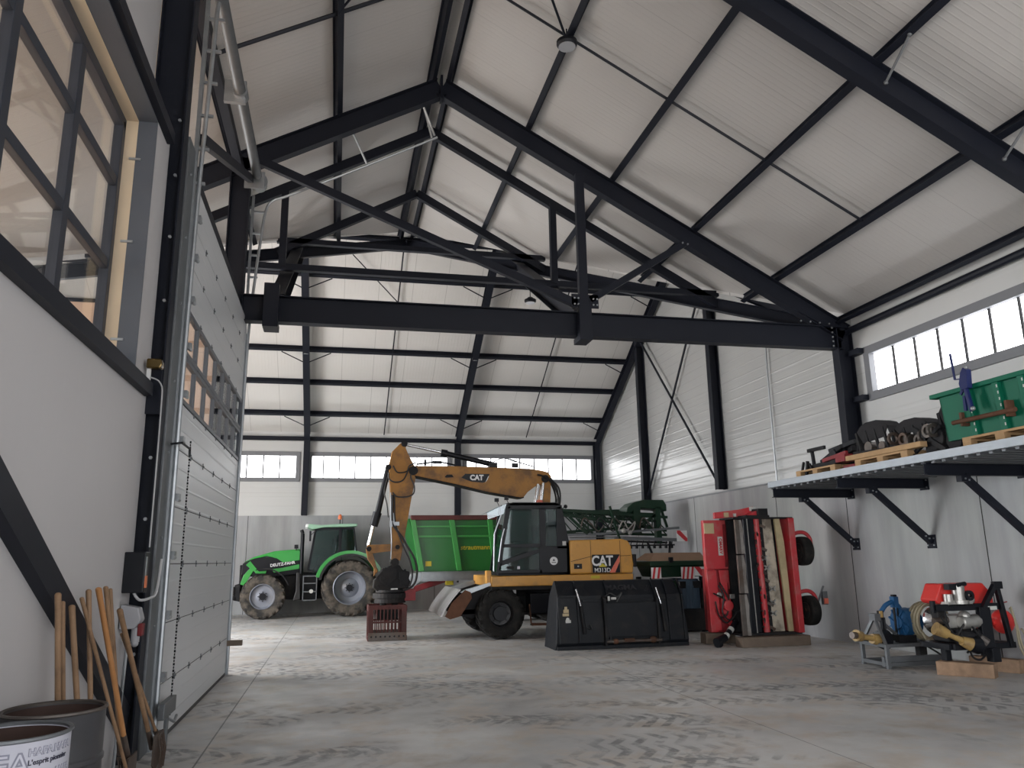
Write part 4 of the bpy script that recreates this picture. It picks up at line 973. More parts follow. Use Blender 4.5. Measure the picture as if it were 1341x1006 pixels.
# boom
bp = ks([(1.60, 3.72), (1.66, 3.5), (2.56, 3.32), (3.34, 3.14), (4.07, 3.02), (4.15, 3.03), (4.24, 3.14), (4.42, 3.27), (4.6, 3.33), (4.72, 3.40), (4.82, 3.50), (4.74, 3.6), (4.60, 3.64), (4.31, 3.68), (3.56, 3.70), (2.6, 3.72)])
b_ = MB().prism(bp, 'y', 17.72, 18.06).build('boom', M['yellow_dull'], K, bevel=.012)
edge = ks([(1.66, 3.49), (2.56, 3.31), (3.34, 3.13), (4.07, 3.01), (4.15, 3.02)]); m = MB()
for i in range(len(edge) - 1): m.bar((edge[i][0], 17.89, edge[i][1]), (edge[i + 1][0], 17.89, edge[i + 1][1]), .36, .022)
m.build('boom_bottom_plate', M['black_dull'], b_)
lg = ks([(2.71, 3.44), (2.80, 3.53), (3.36, 3.53), (3.27, 3.36), (3.21, 3.33), (2.93, 3.355)])
lg = [(a, b + .02) for a, b in lg]
MB().prism(lg, 'y', 17.705, 17.725).build('logo_plate', M['black'], b_)
text_part('lettering', 'CAT', M['white'], b_, (3.11, 17.70, 3.49), .165, bold=.008, xs=.95)
MB().prism([(3.31, 3.38), (3.36, 3.44), (3.40, 3.53), (3.38, 3.53)], 'y', 17.70, 17.71).build('logo_slash', M['white'], b_)
MB().prism([(2.37, 3.50), (2.42, 3.56), (2.54, 3.56), (2.58, 3.50), (2.42, 3.49)], 'y', 17.712, 17.722).build('small_mark', M['black_dull'], b_)
fp = ks([(4.64, 3.50), (4.80, 3.50), (4.80, 3.2), (4.76, 2.6), (4.80, 1.4), (4.5, 1.4), (4.52, 2.8)])
MB().prism(fp, 'y', 17.74, 18.04).build('boom_foot', M['yellow_dull'], K, bevel=.01)
MB().cyl((4.74, 17.68, 3.48), (4.74, 18.1, 3.48), .09, n=18).build('boom_pin', M['black_dull'], K)
MB().cyl((4.55, 17.66, 3.35), (4.42, 17.66, 2.6), .035, n=10).cyl((4.68, 17.66, 3.38), (4.58, 17.66, 2.6), .035, n=10).build('adjust_rod', M['chrome'], K, smooth=True)
MB().box(4.52, 4.64, 17.6, 17.72, 2.9, 2.98).build('rod_head', M['coral'], K, bevel=.01)
for i, (dx, yy, zt) in enumerate(((0, 17.68, 3.52), (.05, 17.74, 3.54), (.1, 17.82, 3.56), (.15, 17.9, 3.5), (.07, 17.98, 3.56), (.12, 17.66, 3.45))):
    MB().tube([(4.55 + dx, yy, zt + .05), (4.78 + dx, yy, zt - .03), (4.97 + dx * .7, yy, 3.25), (5.05 + dx * .2, yy, 2.95), (4.97, yy, 2.6)], .022, 6, smooth=5).build('hydraulic_hose', M['rubber_bare'], K)
MB().tube([(4.05, 17.7, 3.86), (3.8, 17.72, 3.95), (3.62, 17.72, 3.92), (3.45, 17.72, 3.82)], .014, 6, smooth=4).tube([(4.5, 17.74, 3.76), (4.2, 17.74, 3.84), (3.9, 17.72, 3.93)], .014, 6, smooth=4).build('hydraulic_line', M['galv_dark'], K)
MB().box(3.95, 4.1, 17.72, 17.76, 3.74, 3.84).build('line_clamp', M['black'], K)
MB().tube([(1.75, 17.72, 3.79), (2.1, 17.72, 3.84), (2.3, 17.72, 3.84), (2.6, 17.72, 3.78)], .02, 6, smooth=4).box(1.9, 1.95, 17.7, 17.75, 3.76, 3.9).box(2.1, 2.3, 17.69, 17.75, 3.81, 3.87).build('hydraulic_line', M['black'], K)
# stick cylinder on top of the boom
q = ks([(1.46, 4.22), (2.31, 4.045), (3.46, 3.79)])
MB().cyl((q[1][0], 17.9, q[1][1]), (q[2][0], 17.9, q[2][1]), .062, n=16).cyl((q[1][0] - .04, 17.9, q[1][1]), (q[1][0] + .1, 17.9, q[1][1] - .02), .085, n=16).box(3.42, 3.62, 17.8, 18.0, 3.68, 3.86).build('stick_cylinder', M['black'], K, smooth=True)
MB().cyl((q[0][0], 17.9, q[0][1]), (q[1][0], 17.9, q[1][1]), .032, n=12).build('piston_rod', M['chrome'], K, smooth=True)
# stick
sp = ks([(1.34, 4.23), (1.42, 4.22), (1.50, 4.02), (1.64, 3.75), (1.70, 3.62), (1.68, 3.4), (1.60, 3.0), (1.53, 2.56), (1.38, 1.66), (1.20, 1.66), (1.17, 2.4), (1.14, 3.06), (1.09, 3.72), (1.16, 4.04)])
s_ = MB().prism(sp, 'y', 17.76, 18.02).build('stick', M['yellow_dull'], K, bevel=.01)
MB().cyl((1.45, 17.7, 4.26), (1.45, 18.1, 4.26), .07, n=14).cyl((1.66, 17.68, 3.64), (1.66, 18.1, 3.64), .10, n=18).cyl((1.10, 17.7, 3.72), (1.10, 18.1, 3.72), .06, n=12).cyl((1.28, 17.7, 1.62), (1.28, 18.1, 1.62), .09, n=12).build('pins', M['black_dull'], s_)
h_ = MB()
for pts in ([(1.2, 3.75), (1.3, 3.6), (1.5, 3.62), (1.6, 3.72)], [(1.1, 3.6), (1.12, 3.45), (1.25, 3.38), (1.42, 3.42), (1.52, 3.6), (1.56, 3.74), (1.7, 3.82)], [(1.66, 3.72), (1.6, 3.5), (1.68, 3.3), (1.66, 3.12), (1.5, 3.05), (1.3, 3.06), (1.2, 3.15)]):
    h_.tube([(a, 17.7, b) for a, b in pts], .016, 6, smooth=6)
h_.build('hydraulic_hose', M['rubber_bare'], s_)
MB().tube([(1.2, 17.72, 3.1), (1.21, 17.72, 2.5), (1.28, 17.7, 2.35), (1.40, 17.7, 2.2), (1.52, 17.68, 2.0), (1.7, 17.66, 1.7), (1.76, 17.66, 1.4), (1.7, 17.66, 1.15), (1.5, 17.68, 1.03), (1.2, 17.68, 1.0)], .024, 8, smooth=6).tube([(1.24, 17.72, 3.1), (1.27, 17.72, 2.5), (1.36, 17.7, 2.2), (1.46, 17.68, 1.95), (1.6, 17.66, 1.65), (1.66, 17.66, 1.35), (1.6, 17.66, 1.1)], .018, 8, smooth=6).build('hydraulic_hose', M['rubber_bare'], s_)
MB().tube([(1.16, 17.73, 3.15), (1.17, 17.73, 2.6), (1.2, 17.73, 2.1), (1.19, 17.73, 1.7)], .012, 6).tube([(1.22, 17.73, 2.7), (1.25, 17.73, 2.45), (1.34, 17.73, 2.3)], .02, 6).box(1.15, 1.24, 17.7, 17.76, 2.4, 2.52).box(1.26, 1.36, 17.7, 17.76, 2.42, 2.5).build('pipes', M['galv'], s_)
# bucket cylinder, links, quick coupler, rotator, sorting grab
bc_ = ks([(1.09, 3.70), (.86, 2.62), (.80, 2.50), (.69, 1.99)])
MB().cyl((bc_[0][0], 17.88, bc_[0][1]), (bc_[1][0], 17.88, bc_[1][1]), .065, .068, n=16).cyl((bc_[1][0] + .01, 17.88, bc_[1][1] + .08), (bc_[2][0] - .01, 17.88, bc_[2][1] - .1), .10, .09, n=16).build('bucket_cylinder', M['black'], K, smooth=True)
MB().cyl((bc_[2][0], 17.88, bc_[2][1]), (bc_[3][0], 17.88, bc_[3][1]), .04, n=12).build('piston_rod', M['chrome'], K, smooth=True)
MB().tube([(1.12, 17.78, 3.6), (1.02, 17.76, 3.2), (1.08, 17.76, 2.9), (1.12, 17.76, 2.6)], .014, 6, smooth=5).build('hydraulic_hose', M['rubber_bare'], K)
MB().prism(ks([(.64, 1.9), (.68, 2.0), (.78, 2.0), (1.33, 2.02), (1.38, 1.96), (1.33, 1.88), (.80, 1.82), (.72, 1.82)]), 'y', 17.74, 17.79).prism(ks([(.64, 1.9), (.68, 2.0), (.78, 2.0), (1.33, 2.02), (1.38, 1.96), (1.33, 1.88), (.80, 1.82), (.72, 1.82)]), 'y', 17.98, 18.03).build('link_arm', M['yellow_dull'], K, bevel=.006)
MB().prism(ks([(.64, 1.92), (.76, 1.92), (.88, 1.5), (.90, 1.44), (.82, 1.34), (.82, 1.5), (.68, 1.7)]), 'y', 17.80, 17.97).build('link_bar', M['yellow_dull'], K, bevel=.006)
MB().cyl((.71, 17.7, 1.92), (.71, 18.06, 1.92), .055, n=12).cyl((1.33, 17.7, 1.95), (1.33, 18.06, 1.95), .05, n=12).build('link_pins', M['black_dull'], K)
MB().prism(ks([(.80, 1.10), (.82, 1.26), (.92, 1.33), (.98, 1.5), (1.1, 1.52), (1.2, 1.60), (1.36, 1.56), (1.42, 1.46), (1.58, 1.42), (1.56, 1.28), (1.62, 1.18), (1.55, 1.08), (1.4, 1.06), (.9, 1.02)]), 'y', 17.72, 18.06).build('quick_coupler', M['black_dull'], K, bevel=.02)
MB().cyl((1.22, 17.9, .98), (1.22, 17.9, 1.04), .34, n=28).cyl((1.2, 17.9, .86), (1.2, 17.9, .97), .38, n=28).cyl((1.2, 17.9, .76), (1.2, 17.9, .87), .34, n=28).build('rotator', M['black_dull'], K, bevel=.01)
MB().box(1.5, 1.74, 17.7, 18.05, .8, 1.05).build('coupler_bracket', M['red_dark'], K, bevel=.01)
MB().prism(ks([(.86, 1.3), (1.05, 1.52), (1.3, 1.5), (1.3, 1.3), (1.1, 1.12)]), 'y', 17.69, 17.72).prism(ks([(1.34, 1.44), (1.55, 1.38), (1.56, 1.16), (1.38, 1.14)]), 'y', 17.69, 17.72).cyl((1.02, 17.66, 1.28), (1.02, 17.72, 1.28), .06, n=14).cyl((1.42, 17.66, 1.28), (1.42, 17.72, 1.28), .05, n=14).cyl((.92, 17.68, 1.12), (.92, 17.72, 1.12), .03, n=10).cyl((1.5, 17.68, 1.45), (1.5, 17.72, 1.45), .025, n=10).build('coupler_plates', M['black_dull'], K, bevel=.004)
MB().box(.95, 1.1, 17.75, 18.05, 1.0, 1.08).box(1.2, 1.35, 17.7, 17.8, 1.0, 1.07).build('coupler_clamp', M['alu'], K)
gx0, gx1, gy0, gy1 = .73, 1.53, 17.5, 18.25
gr = MB()
for yy, sg in ((gy0, 1), (gy1, -1)):
    gr.box(gx0, gx1, yy - .02, yy + .02, .64, .73).box(gx0, gx1, yy - .02, yy + .02, .36, .40)
    gr.box(gx0, gx0 + .1, yy - .025, yy + .025, .0, .72).box(gx1 - .1, gx1, yy - .025, yy + .025, .0, .72)
    for i in range(7): x_ = gx0 + .17 + i * .077; gr.box(x_ - .012, x_ + .012, yy - .025, yy + .025, .15, .68)
for x_ in (gx0, gx1):
    gr.box(x_ - .015, x_ + .015, gy0, gy1, .6, .72).box(x_ - .015, x_ + .015, gy0, gy1, .0, .1)
    gr.box(x_ - .015, x_ + .015, gy0 + .1, gy0 + .18, .1, .6).box(x_ - .015, x_ + .015, gy1 - .18, gy1 - .1, .1, .6)
gb = gr.build('grab_jaw', M['red_brown'], K, bevel=.004)
MB().box(gx0, gx1, gy0 - .04, gy0 - .02, 0, .17).build('cutting_edge', M['iron'], gb, bevel=.004)
MB().box(gx0, gx1, gy1 + .02, gy1 + .04, 0, .17).build('cutting_edge', M['iron'], gb, bevel=.004)
bh = MB()
for i in range(8): bh.cyl((gx0 + .06 + i * .097, gy0 - .045, .09), (gx0 + .06 + i * .097, gy0 - .038, .09), .02, n=10)
bh.build('bolt_holes', M['black'], gb)
MB().box(.92, 1.36, 17.7, 18.06, .42, .7).cyl((1.05, 17.88, .44), (1.05, 17.88, .8), .07, n=14).cyl((1.3, 17.88, .44), (1.3, 17.88, .8), .07, n=14).build('grab_motor', M['black_dull'], K, bevel=.01)
# dozer blade
bl = MB(); n = 9; prof = []
for i in range(n):
    t = i / (n - 1); a = math.radians(-38 + 76 * t)
    prof.append((2.52 - .16 * math.cos(a) * 1.1 + .40 * (t - .5), .78 + .40 * (t - .5) * 1.35))
lo = [(a + .035, b - .01) for a, b in prof]
bl.prism(prof + list(reversed(lo)), 'y', 16.85, 19.1)
bd = bl.build('dozer_blade', M['blade_steel'], K)
MB().prism([(2.27, .50), (2.42, .78), (2.70, 1.03), (2.82, .98), (2.84, .86), (2.6, .5), (2.38, .44)], 'y', 16.83, 16.86).build('blade_cheek', M['rust'], bd)
MB().prism([(2.27, .50), (2.42, .78), (2.70, 1.03), (2.82, .98), (2.84, .86), (2.6, .5), (2.38, .44)], 'y', 19.08, 19.11).build('blade_cheek', M['rust'], bd)
MB().prism([(2.60, .98), (2.70, 1.03), (3.24, 1.17), (3.26, 1.11), (2.8, .95)], 'y', 16.86, 17.0).build('blade_top_arm', M['galv'], K)
MB().prism([(2.60, .98), (2.70, 1.03), (3.24, 1.17), (3.26, 1.11), (2.8, .95)], 'y', 18.9, 19.05).build('blade_top_arm', M['galv'], K)
MB().prism([(2.75, .95), (3.25, 1.1), (3.3, .6), (2.9, .42), (2.55, .5)], 'y', 17.2, 17.35).prism([(2.75, .95), (3.25, 1.1), (3.3, .6), (2.9, .42), (2.55, .5)], 'y', 18.6, 18.75).box(2.6, 3.1, 17.2, 18.75, .5, .62).build('blade_arm', M['black_dull'], K, bevel=.01)
MB().cyl((3.2, 17.5, 1.0), (2.7, 17.5, .7), .05, n=12).cyl((3.2, 18.4, 1.0), (2.7, 18.4, .7), .05, n=12).build('blade_cylinder', M['black'], K)

# ================================================================== BULK BUCKET
B = thing('loader_bucket', 'wide black high-tip loader bucket standing on the floor in front of the excavator', 'loader bucket', (5.3, 14.9, 0))
def bx_(y, z):   # left/right edge at height z
    return 4.0 + .07 * z, 6.64 - .1 * max(0, z - .1) - (.2 * max(0, z - .95))
prof = [(14.52, 0), (14.46, .12), (14.46, .4), (14.56, .95), (14.72, 1.22), (14.86, 1.23), (15.12, .95), (15.26, .3), (15.3, 0)]
vs = []; 
for (yy, zz) in prof: a, b = bx_(yy, zz); vs.append((a, yy, zz))
for (yy, zz) in prof: a, b = bx_(yy, zz); vs.append((b, yy, zz))
n = len(prof)
m = MB(); m.add(vs, [tuple(range(n)), tuple(reversed(range(n, 2 * n)))] + [(i, n + i, n + i + 1, i + 1) for i in range(n - 1)])
m.build('shell', M['bucket_black'], B, bevel=.015)
MB().box(4.02, 6.62, 14.44, 14.5, 0, .07).build('lower_edge', M['bucket_black'], B, bevel=.01)
for x_ in (4.05, 4.42, 5.02, 5.98, 6.22, 6.52):
    MB().bar((x_ + .03, 14.445, .12), (x_ + .03, 14.53, .94), .03, .07, up=(0, 1, 0)).bar((x_ + .03, 14.53, .94), (x_ + .02, 14.70, 1.22), .03, .07, up=(0, 1, 0)).build('back_rib', M['bucket_black'], B, bevel=.005)
MB().box(4.08, 4.5, 14.53, 14.57, .93, .97).box(4.55, 6.45, 14.52, 14.56, .84, .88).box(4.95, 6.15, 14.42, 14.46, .1, .17).build('cross_bars', M['bucket_black'], B, bevel=.005)
MB().box(4.98, 6.02, 14.43, 14.47, .2, .82).build('back_panel', M['bucket_black'], B, bevel=.01)
for x_ in (4.93, 5.98): MB().prism([(14.40, .05), (14.36, .2), (14.40, .9), (14.52, .95), (14.50, .05)], 'x', x_, x_ + .05).build('hook_plate', M['black_dull'], B, bevel=.005)
MB().cyl((4.96, 14.40, .13), (6.05, 14.40, .13), .03, n=12).build('hook_bar', M['iron'], B)
MB().ball((5.14, 14.40, .13), .07, .04, .05).ball((5.88, 14.40, .14), .08, .04, .06).box(5.3, 5.5, 14.36, 14.42, .12, .18).build('lock_pins', M['rust'], B)
for x_, dx in ((4.48, .07), (6.08, .07)):
    MB().cyl((x_ + dx, 14.42, .28), (x_ + .02, 14.45, .78), .032, n=12).build('tip_cylinder', M['black_dull'], B, smooth=True)
    MB().cyl((x_ + .02, 14.45, .76), (x_ - .05, 14.52, 1.08), .02, n=10).build('piston_rod', M['chrome'], B, smooth=True)
sl = MB()
for x_, s in ((4.22, 1), (4.27, 1), (4.32, 1), (4.58, -1), (4.64, -1), (4.7, -1), (5.88, 1), (5.93, 1), (5.98, 1), (6.22, -1), (6.27, -1)):
    sl.bar((x_ - s * .04, 14.595, 1.0), (x_ + s * .04, 14.655, 1.12), .022, .01, up=(0, 1, -.4))
sl.build('grid_slots', M['black'], B)
text_part('lettering', 'MAGMA', M['faint_print'], B, (5.35, 14.60, 1.09), .13, rot=(PI / 2 - .45, 0, 0), bold=.004, xs=1.3)
MB().box(4.17, 4.27, 14.49, 14.505, .66, .72).box(4.15, 4.27, 14.485, 14.50, .60, .65).box(4.19, 4.24, 14.49, 14.505, .72, .77).build('cream_sticker', M['sticker_cream'], B)
MB().box(4.2, 4.3, 14.47, 14.49, .48, .53).ball((4.245, 14.485, .54), .035, .01, .035).build('white_sticker', M['sticker'], B)
MB().tube([(4.95, 14.5, .85), (5.05, 14.42, 1.0), (5.2, 14.42, .93), (5.3, 14.42, 1.0), (5.2, 14.44, .84)], .014, 6, smooth=4).tube([(4.6, 14.45, .38), (4.68, 14.42, .36), (4.66, 14.42, .44)], .012, 6, smooth=3).tube([(5.98, 14.44, .42), (6.02, 14.42, .36), (6.03, 14.42, .46)], .012, 6, smooth=3).build('hydraulic_hose', M['rubber_bare'], B)
MB().box(5.1, 5.2, 14.46, 14.5, .88, .92).box(5.02, 5.06, 14.42, 14.46, .86, .94).build('valve_block', M['alu'], B)
# ================================================================== FIELD SPRAYER
S = thing('field_sprayer', 'dark green sprayer with folded lattice booms above the excavator engine cover', 'sprayer', (5.9, 21.2, 0))
MB().prism([(5.25, .8), (6.25, .8), (6.4, 1.2), (6.4, 2.0), (6.1, 2.2), (5.3, 2.2), (5.1, 1.9)], 'y', 20.75, 22.1).build('tank', M['green_dark'], S, bevel=.08, seg=3)
wheel(S, (5.7, 20.75, .6), .6, .36, .36, -1, lugs=16); wheel(S, (5.7, 22.3, .6), .6, .36, .36, 1, lugs=16)
MB().box(5.62, 5.78, 20.8, 22.2, .55, .65).box(5.0, 6.5, 21.1, 21.2, .65, .8).box(5.0, 6.5, 21.8, 21.9, .65, .8).build('chassis', M['black_dull'], S)
yb0 = 20.5
def lattice(name, a0, a1, b0, b1, y_, n, r=.03, mt='green_dark'):
    """truss between an upper chord a0-a1 and a lower chord b0-b1 in the plane y_"""
    m = MB(); A = [V((a0[0] + (a1[0] - a0[0]) * i / n, y_, a0[1] + (a1[1] - a0[1]) * i / n)) for i in range(n + 1)]
    Bp = [V((b0[0] + (b1[0] - b0[0]) * i / n, y_, b0[1] + (b1[1] - b0[1]) * i / n)) for i in range(n + 1)]
    m.bar(A[0], A[-1], r * 2, r * 2.4); m.bar(Bp[0], Bp[-1], r * 2, r * 2.4)
    for i in range(n):
        m.bar(A[i], Bp[i + 1] if i % 2 else Bp[i], r, r); m.bar(Bp[i + 1] if i % 2 == 0 else Bp[i], A[i] if i % 2 == 0 else A[i + 1], r * .9, r * .9)
    return m.build(name, M[mt], S)
lattice('boom_section', (5.9, 2.92), (8.95, 2.72), (5.95, 2.80), (8.9, 2.36), 20.45, 7, .03)
lattice('boom_section', (6.0, 2.86), (8.7, 2.78), (6.1, 2.35), (8.6, 2.5), 20.75, 6, .028)
lattice('boom_section', (5.95, 2.9), (8.1, 2.95), (6.0, 2.3), (8.2, 2.3), 21.1, 5, .03)
lattice('boom_section', (6.0, 2.94), (8.6, 2.82), (6.0, 2.78), (8.6, 2.62), 20.6, 9, .022)
lattice('boom_section', (7.6, 2.75), (8.95, 2.78), (7.6, 2.3), (9.1, 2.25), 20.9, 4, .028)
MB().bar((6.05, 20.42, 2.26), (7.2, 20.42, 2.29), .05, .06).bar((6.9, 20.38, 2.27), (9.25, 20.38, 2.43), .05, .06).bar((7.35, 20.36, 2.17), (9.2, 20.36, 2.10), .06, .09).build('boom_tubes', M['galv_dark'], S)
MB().bar((7.6, 20.4, 1.96), (9.1, 20.4, 1.97), .03, .04).bar((7.7, 20.45, 2.08), (8.9, 20.45, 2.03), .05, .05).build('nozzle_pipe', M['black_dull'], S)
nz_ = MB()
for i in range(9): x_ = 7.65 + .17 * i; nz_.box(x_ - .025, x_ + .025, 20.36, 20.44, 1.88, 1.97).bar((x_, 20.4, 1.98), (x_ + .03, 20.4, 2.1), .02, .02)
nz_.build('nozzles', M['black'], S)
MB().bar((7.25, 20.36, 3.02), (7.5, 20.36, 2.1), .07, .05).bar((6.1, 20.4, 2.75), (6.6, 20.4, 2.28), .08, .06).bar((6.35, 20.4, 2.68), (6.75, 20.4, 2.3), .06, .05).bar((6.25, 20.45, 2.85), (7.05, 20.45, 2.25), .05, .05).build('uprights', M['green_dark'], S)
MB().prism([(7.75, 2.84), (7.78, 2.98), (7.95, 3.12), (8.25, 3.20), (8.85, 3.20), (8.93, 3.06), (8.93, 2.88), (8.7, 2.94), (8.0, 2.98), (7.9, 2.84)], 'y', 20.4, 21.1).build('fairing', M['green_dark'], S, bevel=.03)
MB().box(7.95, 8.15, 20.4, 20.6, 2.3, 3.0).box(8.6, 8.74, 20.4, 20.6, 2.0, 3.0).bar((8.15, 20.45, 2.45), (8.6, 20.45, 2.8), .06, .06).bar((8.8, 20.5, 2.95), (8.95, 20.5, 2.45), .06, .06).build('hanger_frame', M['green_dark'], S)
for i in range(5):
    x_ = 6.4 + i * .42
    MB().tube([(x_, 20.38, 2.4), (x_ + .1, 20.34, 2.7), (x_ + .3, 20.36, 2.55), (x_ + .5, 20.38, 2.35), (x_ + .65, 20.36, 2.5)], .018, 6, smooth=4).build('spray_hose', M['rubber_bare' if i % 2 else 'iron'], S)
MB().tube([(7.45, 20.34, 2.35), (7.6, 20.32, 2.62), (7.75, 20.34, 2.42), (7.95, 20.34, 2.6), (7.85, 20.34, 2.35), (7.6, 20.34, 2.4)], .02, 6, smooth=4).ball((7.62, 20.36, 2.36), .07).ball((7.8, 20.36, 2.3), .06).build('pale_fittings', M['alu'], S)
MB().bar((8.35, 20.5, 2.05), (8.52, 20.4, 1.5), .05, .06).bar((9.02, 20.5, 2.1), (8.92, 20.4, 1.6), .05, .06).build('support_legs', M['black'], S)
def warn(parent, x0_, x1_, y_, z0_, z1_, nst=2, rev=False):
    b = MB().box(x0_, x1_, y_, y_ + .02, z0_, z1_).build('warning_board', M['white'], parent)
    m = MB(); w_ = x1_ - x0_; st = w_ / nst
    for i in range(nst):
        xa = x0_ + st * (i + .1); d_ = st * .75
        lo_, hi_ = (xa, min(xa + d_, x1_)) if not rev else (min(xa + st * .4, x1_ - .02), min(xa + st, x1_))
        if rev: P = [(lo_, z0_), (hi_, z0_), (max(x0_, hi_ - st * .6), z1_), (max(x0_, lo_ - st * .6), z1_)]
        else: P = [(lo_, z0_), (min(lo_ + st * .45, x1_), z0_), (min(hi_ + st * .1, x1_), z1_), (min(lo_ + st * .4, x1_), z1_)]
        m.prism(P, 'y', y_ - .004, y_)
    m.build('red_stripes', M['red_stripe'], b)
b = MB().box(9.14, 9.44, 20.3, 20.32, 2.06, 2.35).build('warning_board', M['white'], S)
MB().prism([(9.14, 2.35), (9.24, 2.35), (9.44, 2.14), (9.44, 2.06), (9.38, 2.06), (9.14, 2.28)], 'y', 20.296, 20.3).build('red_stripes', M['red_stripe'], b)

# ================================================================== SPREADER WITH HOPPER
H = thing('seed_hopper', 'green hopper with brown cover and striped warning boards left of the red mulcher', 'farm implement', (7.5, 17.1, 0))
MB().prism([(6.98, 1.44), (8.3, 1.44), (8.15, 1.2), (7.1, 1.2)], 'y', 16.95, 17.9).box(6.9, 8.32, 16.85, 17.95, 1.44, 1.56).build('hopper', M['green_dark'], H, bevel=.02)
MB().add([(6.92, 16.88, 1.56), (8.3, 16.88, 1.56), (8.3, 17.9, 1.58), (6.95, 17.9, 1.58), (7.15, 17.2, 1.74), (8.3, 17.2, 1.74), (8.3, 17.75, 1.74), (7.15, 17.75, 1.74)], [(0, 1, 5, 4), (1, 2, 6, 5), (2, 3, 7, 6), (3, 0, 4, 7), (4, 5, 6, 7), (3, 2, 1, 0)]).build('cover', M['beige'], H, bevel=.01)
MB().box(7.35, 7.45, 16.82, 16.88, 1.52, 1.64).build('latch', M['black'], H, bevel=.01)
warn(H, 6.9, 7.13, 16.80, 1.18, 1.42, 2); warn(H, 7.62, 7.93, 16.80, 1.16, 1.42, 3); warn(H, 7.95, 8.25, 16.82, 1.22, 1.42, 1, True)
MB().box(6.95, 7.05, 16.95, 17.05, 0, 1.2).box(6.95, 8.25, 16.95, 17.05, .95, 1.1).box(8.15, 8.25, 16.95, 17.05, 0, 1.2).box(6.95, 7.05, 17.8, 17.9, 0, 1.2).box(8.15, 8.25, 17.8, 17.9, 0, 1.2).box(6.95, 8.25, 17.8, 17.9, .95, 1.1).box(6.95, 7.05, 16.95, 17.9, 1.0, 1.1).box(8.15, 8.25, 16.95, 17.9, 1.0, 1.1).build('frame', M['black_dull'], H)
m = MB(); m.lathe([(.2, .28), (.25, .33), (.9, .36), (1.14, .36), (1.16, .3)], (7.86, 17.3, 0), 'z', 28)
for i in range(28): a = 2 * PI * i / 28; m.bar((7.86 + .345 * math.cos(a), 17.3 + .345 * math.sin(a), .3), (7.86 + .368 * math.cos(a), 17.3 + .368 * math.sin(a), 1.0), .02, .02)
m.build('ribbed_tank', M['blue_drum'], H, smooth=False)
MB().box(7.3, 8.2, 16.82, 17.7, 0.02, .5).build('lower_body', M['black_dull'], H, bevel=.06)
MB().tube([(7.3, 16.85, 1.0), (7.45, 16.8, 1.1), (7.5, 16.82, .8), (7.4, 16.84, .5)], .03, 8, smooth=4).build('hose', M['green_dark'], H)
MB().box(7.42, 7.56, 16.8, 16.84, .98, 1.1).build('bracket', M['alu'], H)

# ================================================================== RED MULCHER STANDING ON END
U_ = thing('flail_mulcher', 'red flail mulcher standing on end on timbers against the right wall', 'mulcher', (7.9, 14.2, 0))
# left half: gearbox side with the pink-red hood
MB().box(7.08, 7.40, 14.42, 14.56, .22, 2.30).build('body', M['red'], U_, bevel=.015)
MB().prism([(7.03, 2.34), (7.62, 2.34), (7.60, 1.40), (7.05, 1.40), (7.03, 1.5)], 'y', 14.36, 14.46).build('hood_panel', M['red'], U_, bevel=.01)
MB().box(7.44, 7.60, 14.34, 14.37, 1.44, 2.26).build('hood_side', M['red_dark'], U_)
MB().prism([(7.04, 1.38), (7.24, 1.38), (7.28, .26), (7.06, .24)], 'y', 14.36, 14.44).prism([(7.44, 1.38), (7.60, 1.38), (7.60, .26), (7.5, .26), (7.36, .5), (7.52, .9)], 'y', 14.36, 14.44).build('side_plates', M['red'], U_, bevel=.008)
MB().box(7.24, 7.62, 14.40, 14.98, .22, 1.4).build('gear_recess', M['red_dark'], U_)
MB().box(7.04, 7.24, 14.33, 14.37, 2.08, 2.28).build('cream_sticker', M['sticker_cream'], U_)
MB().box(7.31, 7.41, 14.34, 14.352, 1.66, 2.02).build('name_plate', M['sticker'], U_)
text_part('lettering', 'OMARV', M['red_stripe'], U_, (7.36, 14.335, 1.84), .085, rot=(PI / 2, PI / 2, 0), bold=.003)
MB().prism([(7.28, 1.38), (7.48, 1.38), (7.42, .8), (7.34, .8)], 'y', 14.33, 14.38).build('pivot_arm', M['red'], U_, bevel=.01)
MB().cyl((7.38, 14.2, .72), (7.38, 14.44, .72), .10, n=16).box(7.28, 7.48, 14.3, 14.45, .56, .86).build('gearbox', M['red'], U_, bevel=.015)
MB().box(7.44, 7.54, 14.25, 14.3, .84, .93).cyl((7.24, 14.28, .92), (7.24, 14.34, .92), .05, n=12).build('valve_block', M['alu'], U_, bevel=.01)
for i, pts in enumerate(([(7.2, 1.1), (7.3, .9), (7.25, .6), (7.4, .45), (7.55, .6)], [(7.1, .95), (7.3, .85), (7.45, .65), (7.6, .6), (7.7, .72)], [(7.25, 1.15), (7.34, 1.0), (7.42, .8), (7.36, .55), (7.22, .5)], [(7.15, .8), (7.2, .55), (7.35, .4), (7.5, .5), (7.6, .42)])):
    MB().tube([(a, 14.24 + .02 * i, b) for a, b in pts], .015, 6, smooth=5).build('hydraulic_hose', M['rubber_bare'], U_)
sh_ = MB().cyl((7.50, 14.2, .42), (7.12, 13.98, .15), .055, n=14).cyl((7.14, 14.0, .16), (6.9, 13.88, .1), .075, n=14).cyl((7.0, 13.93, .08), (6.92, 13.9, .08), .08, n=14).build('drive_shaft', M['black'], U_)
for t in (.42, .78):
    p0 = V((7.50, 14.2, .42)).lerp(V((7.12, 13.98, .15)), t); p1 = V((7.50, 14.2, .42)).lerp(V((7.12, 13.98, .15)), t + .16); MB().cyl(p0, p1, .058, n=14).build('white_label', M['sticker'], sh_)
